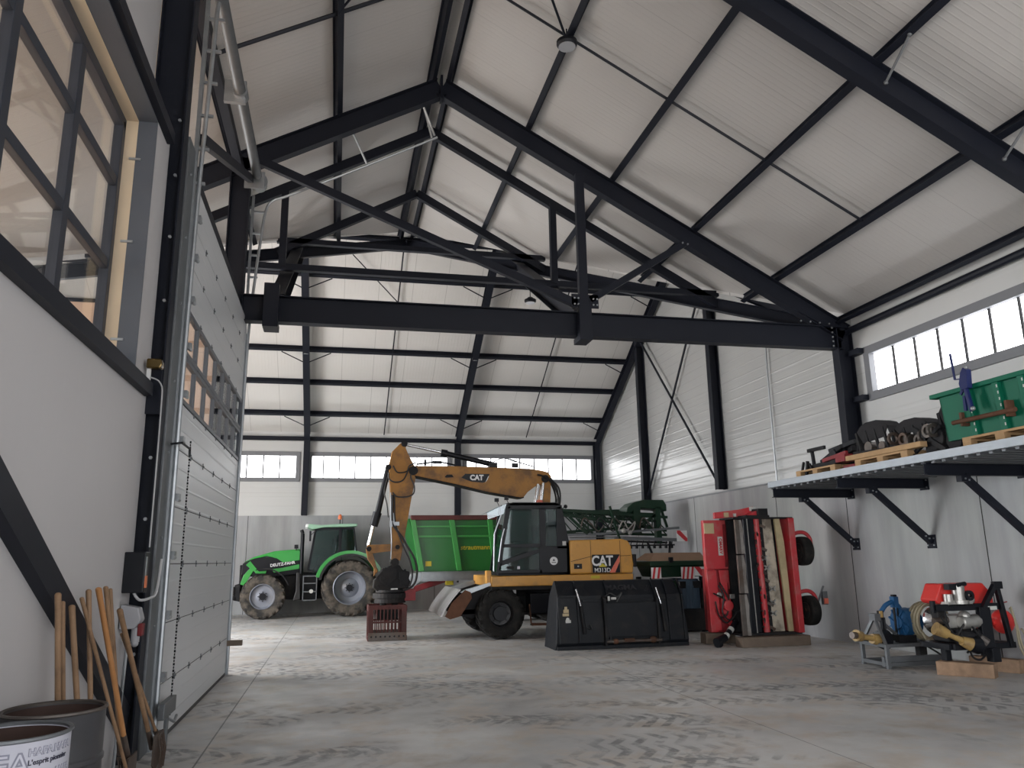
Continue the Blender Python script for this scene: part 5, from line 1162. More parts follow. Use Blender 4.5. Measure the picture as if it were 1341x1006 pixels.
# right half: the open underside with rotor and wear plates
yf0, zt, zb_ = 13.78, 2.34, .22
MB().box(7.50, 8.64, 14.3, 14.42, zb_, zt).build('back_plate', M['black_dull'], U_)
MB().box(7.40, 8.68, yf0 + .1, 14.4, .19, .23).build('end_plate', M['black_dull'], U_)
MB().box(7.40, 8.66, yf0 + .05, 14.4, zt, zt + .03).box(7.7, 8.2, yf0 + .1, 14.3, zt + .03, zt + .07).box(8.0, 8.2, yf0 + .15, 14.3, zt + .07, zt + .2).build('end_plate', M['black_dull'], U_)
MB().prism([(7.2, zt + .02), (7.2, zt + .14), (7.75, zt + .2), (8.05, zt + .26), (8.05, zt + .16), (7.8, zt + .06)], 'y', 14.2, 14.26).prism([(7.75, zt + .03), (8.0, zt + .16), (8.1, zt + .1), (8.0, zt + .03)], 'y', 14.0, 14.2).build('top_hitch', M['red'], U_, bevel=.01)
MB().box(7.96, 8.10, 14.18, 14.2, zt + .17, zt + .25).box(7.6, 7.66, 14.18, 14.2, zt + .06, zt + .12).build('white_label', M['sticker'], U_)
MB().box(7.4, 7.5, 14.18, 14.2, zt + .05, zt + .14).build('cream_sticker', M['sticker_cream'], U_)
for za, zc_ in ((1.68, zt - .02), (.96, 1.66), (.2, .94)):
    MB().prism([(7.405, za), (7.50, za), (7.49, zc_), (7.40, zc_)], 'y', yf0, yf0 + .05).build('guard_flap', M['iron'], U_, bevel=.005)
    MB().prism([(7.50, za), (7.58, za), (7.56, za + .3), (7.575, zc_ - .2), (7.54, zc_), (7.49, zc_)], 'y', yf0 + .01, yf0 + .06).build('worn_strip', M['flap'], U_, bevel=.005)
MB().box(7.60, 7.72, yf0 + .05, yf0 + .2, .24, zt).build('skid_bar', M['black'], U_, bevel=.01); MB().bar((7.72, yf0 + .06, .24), (7.68, yf0 + .06, zt), .018, .03).build('skid_edge', M['alu'], U_)
MB().box(7.73, 7.87, yf0 + .14, yf0 + .4, .24, zt).build('gap_shade', M['black'], U_)  # black block stands in for the shade inside an open gap
ro = MB().cyl((7.93, yf0 + .16, zt), (7.98, yf0 + .16, .24), .06, n=18).build('rotor_shaft', M['red'], U_, smooth=True)
for i in range(14):
    z_ = zt - .12 - .145 * i; x_ = 7.93 + .05 * (zt - z_) / 2.1; a = i * 1.9
    MB().box(x_ - .07, x_ + .07, yf0 + .13, yf0 + .19, z_ - .015, z_ + .015).bar((x_ + .06 * math.cos(a), yf0 + .12, z_), (x_ + .13 * math.cos(a), yf0 + .05, z_ - .05), .02, .05).build('flail', M['iron'], ro)
MB().prism([(8.02, zt), (8.28, zt), (8.38, .24), (8.08, .24)], 'y', yf0 + .2, yf0 + .24).build('rear_plate', M['belt_pale'], U_)
MB().prism([(7.99, zt), (8.06, zt), (8.11, .24), (8.03, .24)], 'y', yf0 + .15, yf0 + .3).build('dark_strip', M['black_dull'], U_)
MB().prism([(8.31, zt), (8.42, zt), (8.48, 1.9), (8.50, 1.2), (8.52, .24), (8.42, .24)], 'y', yf0 + .12, yf0 + .17).build('wear_plate', M['belt_cream'], U_, bevel=.004)
MB().prism([(8.53, zt + .01), (8.66, zt + .01), (8.68, .22), (8.56, .22)], 'y', yf0, yf0 + .6).build('side_rim', M['red'], U_, bevel=.01)
for x_, z_ in ((8.12, .78), (8.14, 1.03), (8.06, 1.42), (8.02, 1.6), (8.12, .58)):
    cp_ = MB(); cp_.bar((x_ - .06, yf0 + .1, z_ - .04), (x_ + .06, yf0 + .1, z_ + .04), .03, .03).bar((x_ - .06, yf0 + .1, z_ + .04), (x_ + .05, yf0 + .1, z_ - .04), .03, .03); cp_.build('loose_flail', M['alu'], U_)

for zc_, dx in ((1.72, 0), (.60, .03)):
    wheel(U_, (8.93 + dx, 14.02, zc_), .29, .2, .15, -1, 'rubber', 'iron', lugs=1, dish=.05, axis='x', name='support_wheel', hub='rust')
    MB().tube([(8.66, 14.1, zc_ + .22), (8.8, 14.08, zc_ + .33), (9.0, 14.05, zc_ + .36), (9.12, 14.03, zc_ + .25), (9.14, 14.02, zc_ + .02)], .04, 8, smooth=4).box(8.66, 8.8, 14.0, 14.2, zc_ + .12, zc_ + .3).build('wheel_arm', M['red'], U_, bevel=.01)
MB().bar((9.14, 14.02, .7), (9.3, 14.0, 1.05), .03, .03).box(9.24, 9.34, 13.95, 14.02, .70, .95).build('lamp_bracket', M['galv_dark'], U_)
MB().box(9.25, 9.33, 13.92, 13.96, .72, .82).build('tail_lamp', M['coral'], U_)
for nm, a, lab in (('timber_beam', (7.32, 8.72, 13.68, 13.95, 0, .18), 'squared timber lying under the open side of the red mulcher'), ('timber_beam', (7.0, 7.62, 14.5, 14.75, 0, .2), 'timber hidden in shadow under the hood side of the red mulcher'), ('timber_beam', (7.7, 8.7, 14.1, 14.35, 0, .18), 'rear timber under the red mulcher beside the wall')):
    o = MB().box(*a).build(nm, M['timber_grey'], None, bevel=.01); tag(o, lab, 'timber')

# ================================================================== PTO PUMP ON GREY FRAME
Pm = thing('hose_reel_pump', 'blue pump on a grey steel frame with yellow drive shaft and beige hose coil', 'pump', (8.4, 10.9, 0))
fr = MB()
A, Bq, Cq, D_ = (7.95, 10.55), (7.98, 11.15), (8.95, 11.15), (8.95, 10.6)
for (x_, y_) in (A, Bq, Cq, D_): fr.box(x_ - .025, x_ + .025, y_ - .025, y_ + .025, 0, .34)
for z_ in (.06, .32):
    fr.bar((*A, z_), (*Bq, z_), .04, .05).bar((*Bq, z_), (*Cq, z_), .04, .05).bar((*Cq, z_), (*D_, z_), .04, .05).bar((*D_, z_), (*A, z_), .04, .05)
fr.bar((*A, .32), (8.02, 10.85, .72), .035, .045).bar((*Bq, .32), (8.02, 10.85, .72), .035, .045).box(7.98, 8.08, 10.78, 10.92, .66, .76).box(8.05, 8.9, 10.8, 10.9, .3, .36)
fr.bar((8.06, 10.85, .7), (8.5, 10.85, .34), .03, .04)
fr.build('frame', M['galv_dark'], Pm)
MB().box(7.93, 8.98, 10.6, 10.66, .02, .16).build('kick_plate', M['galv_dark'], Pm)
MB().lathe([(0, .06), (0, .21), (.12, .22), (.14, .19), (.2, .21), (.26, .2), (.28, .12), (.28, .0)], (8.45, 10.85, .62), 'x', 28).build('pump_housing', M['blue'], Pm, smooth=True)
m = MB()
for i in range(10): a = 2 * PI * i / 10; m.bar((8.44, 10.85 + .1 * math.cos(a), .62 + .1 * math.sin(a)), (8.44, 10.85 + .22 * math.cos(a + .3), .62 + .22 * math.sin(a + .3)), .03, .02)
m.cyl((8.42, 10.85, .62), (8.5, 10.85, .62), .09, n=16).build('impeller_vanes', M['blue'], Pm)
MB().tube([(8.5, 10.85, .8), (8.4, 10.85, .92), (8.25, 10.85, .88), (8.15, 10.85, .78)], .035, 10, smooth=4).box(8.36, 8.44, 10.8, 10.9, .84, 1.0).build('outlet_pipe', M['blue'], Pm)
MB().box(8.37, 8.43, 10.82, 10.88, .95, 1.03).cyl((8.38, 10.85, .36), (8.38, 10.85, .86), .018, n=8).cyl((8.44, 10.85, .4), (8.44, 10.85, 1.02), .014, n=8).build('lever', M['black'], Pm)
MB().box(8.09, 8.15, 10.8, 10.87, .68, .8).cyl((8.12, 10.83, .34), (8.12, 10.83, .7), .02, n=8).cyl((8.17, 10.83, .34), (8.17, 10.83, .7), .02, n=8).build('tap_stand', M['black'], Pm)
MB().box(8.07, 8.13, 10.78, 10.80, .70, .80).build('tap_handle', M['pto_yellow'], Pm, bevel=.01)
MB().cyl((7.98, 10.78, .40), (8.14, 10.82, .38), .11, .15, n=20).build('bell_guard', M['black'], Pm, smooth=True)
sh_ = MB().cyl((8.0, 10.77, .39), (7.62, 10.68, .46), .045, .04, n=14).cyl((7.98, 10.77, .39), (7.86, 10.74, .41), .085, .07, n=14).cyl((7.64, 10.69, .455), (7.54, 10.66, .475), .075, .085, n=14).build('drive_shaft', M['pto_yellow'], Pm, smooth=True)
MB().cyl((7.54, 10.66, .475), (7.46, 10.64, .48), .05, n=10).build('yoke', M['iron'], sh_)
m = MB()
for i in range(7):
    R = .27 - .018 * (i % 2); yy = 10.62 - .034 * i
    m.lathe([(-.016, R - .016), (-.016, R + .016), (.016, R + .016), (.016, R - .016), (-.016, R - .016)], (8.78, yy + .1, .64), 'y', 32)
m.build('hose_coil', M['hose_beige'], Pm)
MB().tube([(8.55, 10.5, .5), (8.62, 10.45, .32), (8.8, 10.44, .28), (9.0, 10.45, .36)], .02, 8, smooth=5).build('hose_end', M['hose_beige'], Pm)
MB().lathe([(-.03, .05), (-.03, .07), (.1, .16), (.12, .19), (.1, .2)], (8.82, 10.45, .66), 'y', 24).cyl((8.95, 10.36, .66), (8.95, 10.5, .66), .1, n=20).box(8.7, 8.74, 10.36, 10.4, .5, .86).bar((8.62, 10.4, .5), (8.84, 10.38, .8), .03, .03).build('bright_reel_disc', M['chrome'], Pm, smooth=True)
MB().tube([(8.6, 10.5, .3), (8.75, 10.2, .12), (9.0, 10.15, .06), (9.25, 10.2, .1)], .014, 6, smooth=5).build('ground_hose', M['rubber_bare'], Pm)
MB().box(8.3, 8.6, 10.7, 11.0, .34, .44).box(8.6, 8.72, 10.66, 10.76, .1, .3).build('mount_block', M['black_dull'], Pm)

# ================================================================== SPRAY PUMP ON BLACK THREE-POINT FRAME
Q = thing('sprayer_unit', 'black three-point frame with red tank and old pump resting on timbers by the right wall', 'pump', (8.75, 9.7, 0))
fr = MB()
fr.bar((9.12, 9.62, 1.22), (8.78, 9.58, .84), .06, .07).bar((9.12, 9.62, 1.22), (9.22, 9.6, .36), .06, .06)
fr.box(8.72, 8.90, 9.54, 9.62, .36, .9).box(8.05, 9.1, 9.6, 9.66, .86, .95).box(8.3, 9.3, 9.6, 9.68, .34, .42).box(8.80, 8.93, 9.50, 9.62, .18, .36).box(8.33, 8.42, 9.82, 9.92, .18, .36)
fr.box(9.06, 9.2, 9.58, 9.64, 1.14, 1.24).box(8.03, 8.08, 9.6, 9.66, .84, 1.0).box(8.25, 8.35, 9.66, 10.2, .34, .42).box(9.2, 9.28, 9.66, 10.2, .34, .42).box(8.25, 9.28, 10.14, 10.2, .34, .42).box(9.2, 9.28, 10.1, 10.16, .18, .36)
fr.build('frame', M['black'], Q, bevel=.005)
MB().box(8.86, 9.04, 9.57, 9.585, .86, .91).build('white_label', M['sticker'], Q)
MB().prism([(8.2, 1.0), (8.32, 1.22), (9.02, 1.22), (9.16, 1.06), (9.16, .92), (8.7, .92), (8.24, .95)], 'y', 9.74, 10.05).build('red_tank', M['jack_red'], Q, bevel=.02)
MB().box(8.68, 8.78, 9.725, 9.74, 1.0, 1.07).build('tank_label', M['sticker'], Q)
MB().cyl((8.52, 9.66, .95), (8.52, 9.66, 1.2), .085, n=20).cyl((8.52, 9.66, .95), (8.52, 9.66, 1.0), .12, n=20).cyl((8.36, 9.68, .96), (8.36, 9.68, 1.08), .06, n=16).box(8.28, 8.68, 9.6, 9.74, .93, .98).ball((8.68, 9.64, 1.0), .06).build('filter_housing', M['alu'], Q, smooth=True)
MB().lathe([(-.02, .03), (-.02, .07), (.02, .07), (.02, .03)], (8.62, 9.58, 1.06), 'y', 18).box(8.33, 8.45, 9.6, 9.7, 1.14, 1.22).cyl((8.46, 9.6, 1.2), (8.6, 9.6, 1.22), .03, n=8).build('valve_wheel', M['black'], Q)
MB().box(8.3, 8.72, 9.68, 9.95, .62, .8).cyl((8.45, 9.62, .7), (8.75, 9.62, .72), .09, n=18).ball((8.55, 9.64, .78), .08).build('pump_body', M['alu'], Q, bevel=.02, smooth=True)
MB().box(8.3, 8.7, 9.7, 10.0, .44, .62).cyl((8.4, 9.66, .52), (8.62, 9.66, .5), .1, n=16).box(8.15, 8.28, 9.68, 9.8, .66, .86).cyl((8.66, 9.62, .58), (8.76, 9.62, .48), .07, n=12).build('gearbox', M['black_dull'], Q, bevel=.02)
MB().cyl((8.1, 9.7, .72), (8.3, 9.68, .74), .05, n=12).ball((8.22, 9.64, .6), .07).cyl((8.7, 9.6, .5), (8.78, 9.56, .42), .07, n=12).build('manifold', M['iron'], Q)
MB().ball((9.3, 9.78, .68), .15, .15, .17).cyl((9.12, 9.8, .68), (9.3, 9.78, .68), .05, n=12).ball((8.98, 9.82, .66), .1).build('pressure_vessel', M['jack_red'], Q, smooth=True)
MB().tube([(9.28, 9.78, .84), (9.28, 9.78, 1.0)], .012, 6).tube([(9.14, 9.76, .9), (9.4, 9.76, .95)], .008, 6).build('gauge_pipe', M['red_dark'], Q)
sh_ = MB().cyl((8.42, 9.55, .46), (8.16, 9.6, .58), .04, .035, n=14).cyl((8.50, 9.54, .42), (8.38, 9.56, .47), .09, .06, n=16).cyl((8.2, 9.59, .56), (8.04, 9.62, .64), .065, .09, n=16).build('drive_shaft', M['pto_yellow'], Q, smooth=True)
MB().cyl((8.50, 9.56, .42), (8.64, 9.58, .40), .09, .12, n=16).build('bell_guard', M['black'], Q, smooth=True)
for i, pts in enumerate(([(9.2, .9), (9.24, .7), (9.25, .4), (9.32, .22)], [(9.2, .88), (9.28, .65), (9.31, .4), (9.38, .24)], [(9.36, .6), (9.44, .45), (9.48, .3), (9.44, .2)])):
    MB().tube([(a, 9.5 + .02 * i, b) for a, b in pts], .013, 6, smooth=5).build('beige_hose', M['hose_beige'], Q)
for i, pts in enumerate(([(8.1, .8), (8.3, .55), (8.5, .7), (8.7, .5)], [(8.2, .86), (8.25, .6), (8.42, .48), (8.62, .55)], [(8.6, .8), (8.75, .65), (8.65, .45), (8.5, .3)], [(8.55, .45), (8.6, .25), (8.72, .2), (8.82, .26)])):
    MB().tube([(a, 9.56 + .03 * i, b) for a, b in pts], .014, 6, smooth=5).build('black_hose', M['rubber_bare'], Q)
def timber(name, p0, p1, w_, h_, label, mt='timber'):
    o = MB().bar((p0[0], p0[1], h_ / 2), (p1[0], p1[1], h_ / 2), w_, h_).build(name, M[mt], None, bevel=.008); return tag(o, label, 'timber')
timber('timber_block', (8.27, 9.93), (8.68, 9.36), .22, .18, 'squared timber nearest the camera under the black pump frame')
timber('timber_block', (9.12, 10.25), (9.34, 9.6), .16, .18, 'short timber at the wall under the black pump frame')
# ================================================================== WALL SHELF AND ITS LOAD
SH = thing('storage_shelf', 'long galvanised deck shelf on dark brackets along the right wall', 'shelf', (9.0, 9, 2.9))
MB().box(7.97, XW - .01, 3.6, 13.42, 2.90, 2.93).build('deck', M['galv'], SH)
MB().box(7.95, 8.0, 3.6, 13.42, 2.89, 3.0).box(7.95, XW, 13.38, 13.42, 2.89, 3.0).build('edge_profile', M['deck_edge'], SH, bevel=.004)
dr = MB(); y_ = 3.8
while y_ < 13.3: dr.box(8.02, XW - .05, y_, y_ + .06, 2.86, 2.90); y_ += .2
dr.build('deck_ribs', M['galv_dark'], SH)
for i, y_ in enumerate((13.32, 11.36, 9.38, 7.4, 5.42)):
    b = MB().ibeam((7.99, y_, 2.79), (XW - .02, y_, 2.79), .1, .17, .014, .012).build('bracket_beam', M['steel'], SH)
    MB().bar((8.62, y_, 2.7), (XW - .03, y_, 1.83), .08, .09).build('strut', M['steel'], b)
    MB().box(XW - .02, XW - .001, y_ - .1, y_ + .1, 2.68, 2.9).box(XW - .02, XW - .001, y_ - .1, y_ + .1, 1.72, 1.94).box(8.54, 8.7, y_ - .05, y_ + .05, 2.62, 2.71).build('wall_plate', M['steel'], b)
    bo = MB()
    for z_ in (1.77, 1.88, 2.72, 2.84):
        for d_ in (-.07, .07): bo.cyl((XW - .035, y_ + d_, z_), (XW - .02, y_ + d_, z_), .014, n=6)
    for x_, z_ in ((8.6, 2.66), (8.66, 2.64), (9.5, 1.92), (9.56, 1.88)): bo.cyl((x_, y_ - .062, z_), (x_, y_ - .04, z_), .014, n=6)
    bo.build('bolts', M['galv'], b)

def pallet(name, x0_, x1_, y0_, y1_, z0_, label, k3=1.0):
    o = thing(name, label, 'pallet', ((x0_ + x1_) / 2, (y0_ + y1_) / 2, z0_), group='wooden pallets on the wall shelf')
    h1, h2, h3 = z0_ + .022 * k3, z0_ + .10 * k3, z0_ + .144 * k3
    for k_ in range(3):
        x_ = x0_ + (x1_ - x0_ - .1) * k_ / 2
        MB().box(x_, x_ + .1, y0_, y1_, z0_, h1).build('bottom_board', M['wood'], o)
    bm2 = MB()
    for k_ in range(3):
        x_ = x0_ + (x1_ - x0_ - .1) * k_ / 2
        for j_ in range(3):
            yy = y0_ + (y1_ - y0_ - .14) * j_ / 2
            MB().box(x_, x_ + .1, yy, yy + .14, h1, h2).build('block', M['wood'], o, bevel=.004)
    for j_ in range(3):
        yy = y0_ + (y1_ - y0_ - .14) * j_ / 2; MB().box(x0_, x1_, yy, yy + .14, h2, h2 + .022 * k3).build('cross_board', M['wood'], o)
    n_ = 5
    for k_ in range(n_):
        x_ = x0_ + (x1_ - x0_ - .12) * k_ / (n_ - 1); MB().box(x_, x_ + .12, y0_, y1_, h2 + .022 * k3, h3).build('top_board', M['wood'], o)
    return o
zs0 = 2.93
pallet('pallet', 8.08, 8.88, 11.5, 12.65, zs0, 'low wooden pallet at the far end of the shelf under dark linkage parts', 1.3)
pallet('pallet', 8.06, 8.86, 9.75, 10.95, zs0, 'wooden pallet in the middle of the shelf under grey tine guards', 1.3)
pallet('pallet', 8.06, 8.86, 7.5, 8.7, zs0, 'bright wooden pallet on the shelf beneath the green box', 1.38)
o = MB().box(8.04, 8.16, 9.45, 11.15, zs0 + .19, zs0 + .27).build('timber_beam', M['wood'], None, bevel=.006); tag(o, 'long squared timber lying on the middle shelf pallet', 'timber')
o = MB().box(8.16, 8.6, 8.75, 9.6, zs0 + .005, zs0 + .05).build('sheet_metal', M['galv'], None); tag(o, 'flat grey sheet on the shelf left of the green box', 'sheet')
o = MB().box(8.05, 8.35, 10.95, 11.25, zs0 + .002, zs0 + .13).build('crate', M['red_dark'], None, bevel=.008); tag(o, 'low dark red box wedged between two shelf pallets', 'box')
o = MB().box(8.3, 8.55, 11.0, 11.22, zs0 + .135, zs0 + .32).build('wooden_box', M['wood'], None, bevel=.006); tag(o, 'small orange-brown wooden box beside the dark linkage parts', 'box')
# dark linkage parts
L_ = thing('linkage_parts', 'dark tangled linkage frame lying on the far shelf pallet', 'machine part', (8.4, 12.0, 3.08))
zp = zs0 + .19
MB().bar((8.2, 12.4, zp + .34), (8.2, 11.9, zp + .34), .05, .06).bar((8.2, 12.28, zp + .34), (8.2, 12.25, zp + .05), .05, .05).bar((8.2, 12.45, zp + .03), (8.2, 11.5, zp + .07), .06, .08).bar((8.25, 12.1, zp + .1), (8.25, 11.5, zp + .3), .06, .07).bar((8.5, 12.3, zp + .1), (8.4, 11.4, zp + .26), .07, .09).build('arms', M['black_dull'], L_, bevel=.006)
MB().box(8.3, 8.65, 11.55, 11.95, zp + .02, zp + .26).bar((8.3, 11.9, zp + .26), (8.5, 11.45, zp + .38), .12, .08).cyl((8.2, 11.7, zp + .2), (8.4, 11.7, zp + .2), .08, n=12).build('bracket_block', M['black'], L_, bevel=.01)
MB().bar((8.16, 12.5, zp + .15), (8.16, 12.62, zp - .12), .03, .04).bar((8.14, 12.35, zp + .15), (8.14, 12.42, zp - .1), .04, .05).bar((8.14, 12.3, zp + .1), (8.14, 12.2, zp - .08), .03, .03).build('prongs', M['black_dull'], L_)
MB().bar((8.15, 11.9, zp + .1), (8.15, 11.25, zp + .16), .05, .06).box(8.1, 8.3, 11.25, 11.5, zp + .02, zp + .14).build('red_bar', M['red_dark'], L_)
# rotary tine shields
def shield(name, label, yc, half, ztop, x_=8.35, wdt=.5, r0=.5):
    o = thing(name, label, 'guard', (x_, yc, zs0 + .25), group='grey curved guards on the shelf')
    m = MB(); pts = []
    n_ = 9
    for i in range(n_ + 1):
        a = PI * (.04 + .92 * i / n_); pts.append((yc + half * (abs(math.cos(a)) ** .7) * (1 if math.cos(a) > 0 else -1), zs0 + .24 + (ztop - zs0 - .24) * math.sin(a) ** .75))
    inn = [(yc + (a_ - yc) * .93, b_ - .04) for a_, b_ in pts]
    m.prism(pts + list(reversed(inn)), 'x', x_ - .05, x_ + wdt * .4)
    m.build('shell', M['guard_grey'], o, bevel=.006)
    MB().prism([(p[0], p[1]) for p in pts[2:-2]] + [(yc - half * .6, zs0 + .5), (yc + half * .5, zs0 + .46)], 'x', x_ - .07, x_ - .05).build('face_plate', M['guard_grey'], o)
    st_ = MB()
    for t in (-.8, -.35, .1, .6): st_.bar((x_ - .08, yc + half * t, zs0 + .26), (x_ - .06, yc + half * (t + .25), zs0 + .26 + (ztop - zs0 - .3) * .8), .03, .05)
    st_.bar((x_ - .09, yc - half, zs0 + .28), (x_ - .09, yc + half, zs0 + .32), .05, .06)
    st_.build('stays', M['black_dull'], o)
    hub_ = MB().cyl((x_ - .1, yc + half * .2, zs0 + .38), (x_ + .2, yc + half * .2, zs0 + .38), .09, n=16).cyl((x_ - .1, yc - half * .5, zs0 + .36), (x_ + .2, yc - half * .5, zs0 + .36), .07, n=16).build('hubs', M['iron'], o)
    return o
shield('curved_guard', 'dark curved guard standing on the shelf nearest the tall column', 10.75, .46, 3.72)
shield('curved_guard', 'middle dark curved guard on the shelf, with a chain of links below', 9.95, .42, 3.62, 8.4)
shield('curved_guard', 'tall grey curved guard behind the end of the green box', 9.25, .34, 3.78, 8.55, .4)
m = thing('chain_heap', 'heap of dark chain and rotor parts on the shelf left of the green box', 'machine part', (8.4, 9.5, 3.0))
g_ = MB()
for i in range(7):
    a = i * .7; g_.lathe([(-.02, .06), (-.02, .1), (.02, .1), (.02, .06), (-.02, .06)], (8.22 + .08 * math.sin(a), 10.2 - .15 * i, 3.30 + .05 * math.cos(a * 1.7)), 'x' if i % 2 else 'y', 14)
g_.build('links', M['iron'], m)
MB().box(8.25, 8.7, 9.1, 9.6, zs0 + .05, zs0 + .4).bar((8.2, 9.15, zs0 + .1), (8.2, 9.75, zs0 + .5), .05, .08).bar((8.2, 9.75, zs0 + .15), (8.2, 9.2, zs0 + .45), .05, .06).cyl((8.2, 9.35, zs0 + .3), (8.6, 9.35, zs0 + .3), .17, n=16).cyl((8.2, 9.0, zs0 + .22), (8.6, 9.0, zs0 + .22), .14, n=16).build('rotor_block', M['black_dull'], m, bevel=.01)
# green tipping box
G = thing('tipping_box', 'green steel tipping box standing on a bright pallet on the shelf', 'box', (8.5, 7.9, 3.08))
zq, gy0_, gy1_, gx_ = zs0 + .20, 6.6, 9.03, 8.14
gb_ = MB()
gb_.prism([(gx_, zq), (gx_ - .06, zq + .62), (gx_ - .02, zq + .62), (gx_ + .04, zq + .02), (9.2, zq + .02), (9.3, zq + .62), (9.34, zq + .62), (9.24, zq)], 'y', gy0_, gy1_)
gb_.v = [V((v.x, v.y, v.z)) for v in gb_.v]
gb_.build('shell', M['green_box'], G)
MB().prism([(gx_, zq), (gx_ - .06, zq + .62), (9.34, zq + .62), (9.24, zq)], 'y', gy1_ - .02, gy1_).prism([(gx_, zq), (gx_ - .06, zq + .62), (9.34, zq + .62), (9.24, zq)], 'y', gy0_, gy0_ + .02).build('end_plate', M['green_box'], G)
MB().box(gx_ - .13, gx_ + .0, gy0_, gy1_ + .1, zq + .60, zq + .66).build('rim', M['green_box'], G, bevel=.008)
for i, y_ in enumerate((8.45, 7.98, 7.6)):
    MB().prism([(gx_ - .06, zq), (gx_ - .12, zq + .6), (gx_, zq + .6), (gx_, zq)], 'y', y_, y_ + .09).build('rib', M['green_box'], G, bevel=.004)
    w_ = MB()
    for k_ in range(7): z_ = zq + .05 + k_ * .08; x_ = gx_ - .068 - .06 * (z_ - zq) / .6; w_.box(x_ - .006, x_, y_ + .0, y_ + .014, z_, z_ + .035)
    w_.build('weld_marks', M['sticker'], G)
MB().cyl((gx_ - .17, 8.72, zq + .2), (gx_ - .17, 7.72, zq + .2), .03, n=12).box(gx_ - .15, gx_ - .04, 8.58, 8.62, zq + .14, zq + .32).box(gx_ - .15, gx_ - .04, 7.85, 7.89, zq + .14, zq + .34).build('hinge_rod', M['rust'], G)
MB().prism([(8.66, zq + .18), (8.66, zq + .36), (8.48, zq + .38), (8.48, zq + .18)], 'x', gx_ - .1, gx_ - .06).build('hinge_plate', M['green_box'], G)
J = thing('farm_jack', 'blue jack with lever hooked over the front of the green box', 'jack', (7.98, 8.3, 3.4))
MB().bar((gx_ - .2, 8.34, 3.42), (gx_ - .22, 8.38, 3.80), .05, .05).prism([(8.31, 3.72), (8.43, 3.71), (8.45, 3.80), (8.40, 3.94), (8.35, 4.0), (8.29, 3.96)], 'x', gx_ - .25, gx_ - .17).build('body', M['blue_jack'], J, bevel=.008)
MB().bar((gx_ - .21, 8.43, 3.44), (gx_ - .21, 8.42, 3.64), .03, .04).bar((gx_ - .21, 8.56, 4.24), (gx_ - .21, 8.54, 3.88), .018, .025).bar((gx_ - .21, 8.54, 3.88), (gx_ - .21, 8.38, 3.86), .014, .014).bar((gx_ - .2, 8.44, 3.72), (gx_ - .2, 8.49, 3.67), .02, .04).build('lever', M['blue_jack'], J)
MB().ball((gx_ - .26, 8.28, 3.98), .02).ball((gx_ - .25, 8.27, 3.44), .03).build('bolts', M['galv'], J)
MB().tube([(gx_ - .21, 8.34, 4.0), (gx_ - .21, 8.36, 4.2), (gx_ - .21, 8.33, 4.34)], .004, 5).build('wire', M['galv_dark'], J)

# ================================================================== DRUMS AND HAND TOOLS
def drum(name, cx, cy, R, h, label, skin, band=None):
    o = thing(name, label, 'drum', (cx, cy, 0))
    MB().lathe([(0, .02), (0, R), (.3, R), (.31, R + .008), (.33, R + .008), (.34, R), (.6, R), (.61, R + .008), (.63, R + .008), (.64, R), (h - .015, R), (h, R + .008), (h + .008, R), (h, R - .01), (h - .015, R - .01)], (cx, cy, 0), 'z', 56).build('shell', M[skin], o, smooth=True)
    MB().lathe([(h - .015, R - .008), (.04, R - .008), (.03, .01)], (cx, cy, 0), 'z', 48).build('lining', M['drum_inside'], o, smooth=True)
    MB().lathe([(h - .012, R + .001), (h - .004, R + .011), (h + .006, R + .008), (h + .009, R), (h + .002, R - .011), (h - .01, R - .01)], (cx, cy, 0), 'z', 56).build('rim', M['iron' if band is None else band], o, smooth=True)
    return o
d1 = drum('oil_drum', -1.483, 4.41, .256, .88, 'white printed open drum at the bottom left corner', 'drum_white', 'galv_dark')
d2 = drum('oil_drum', -1.488, 5.04, .256, .88, 'grey open drum behind the white printed drum', 'drum_grey')
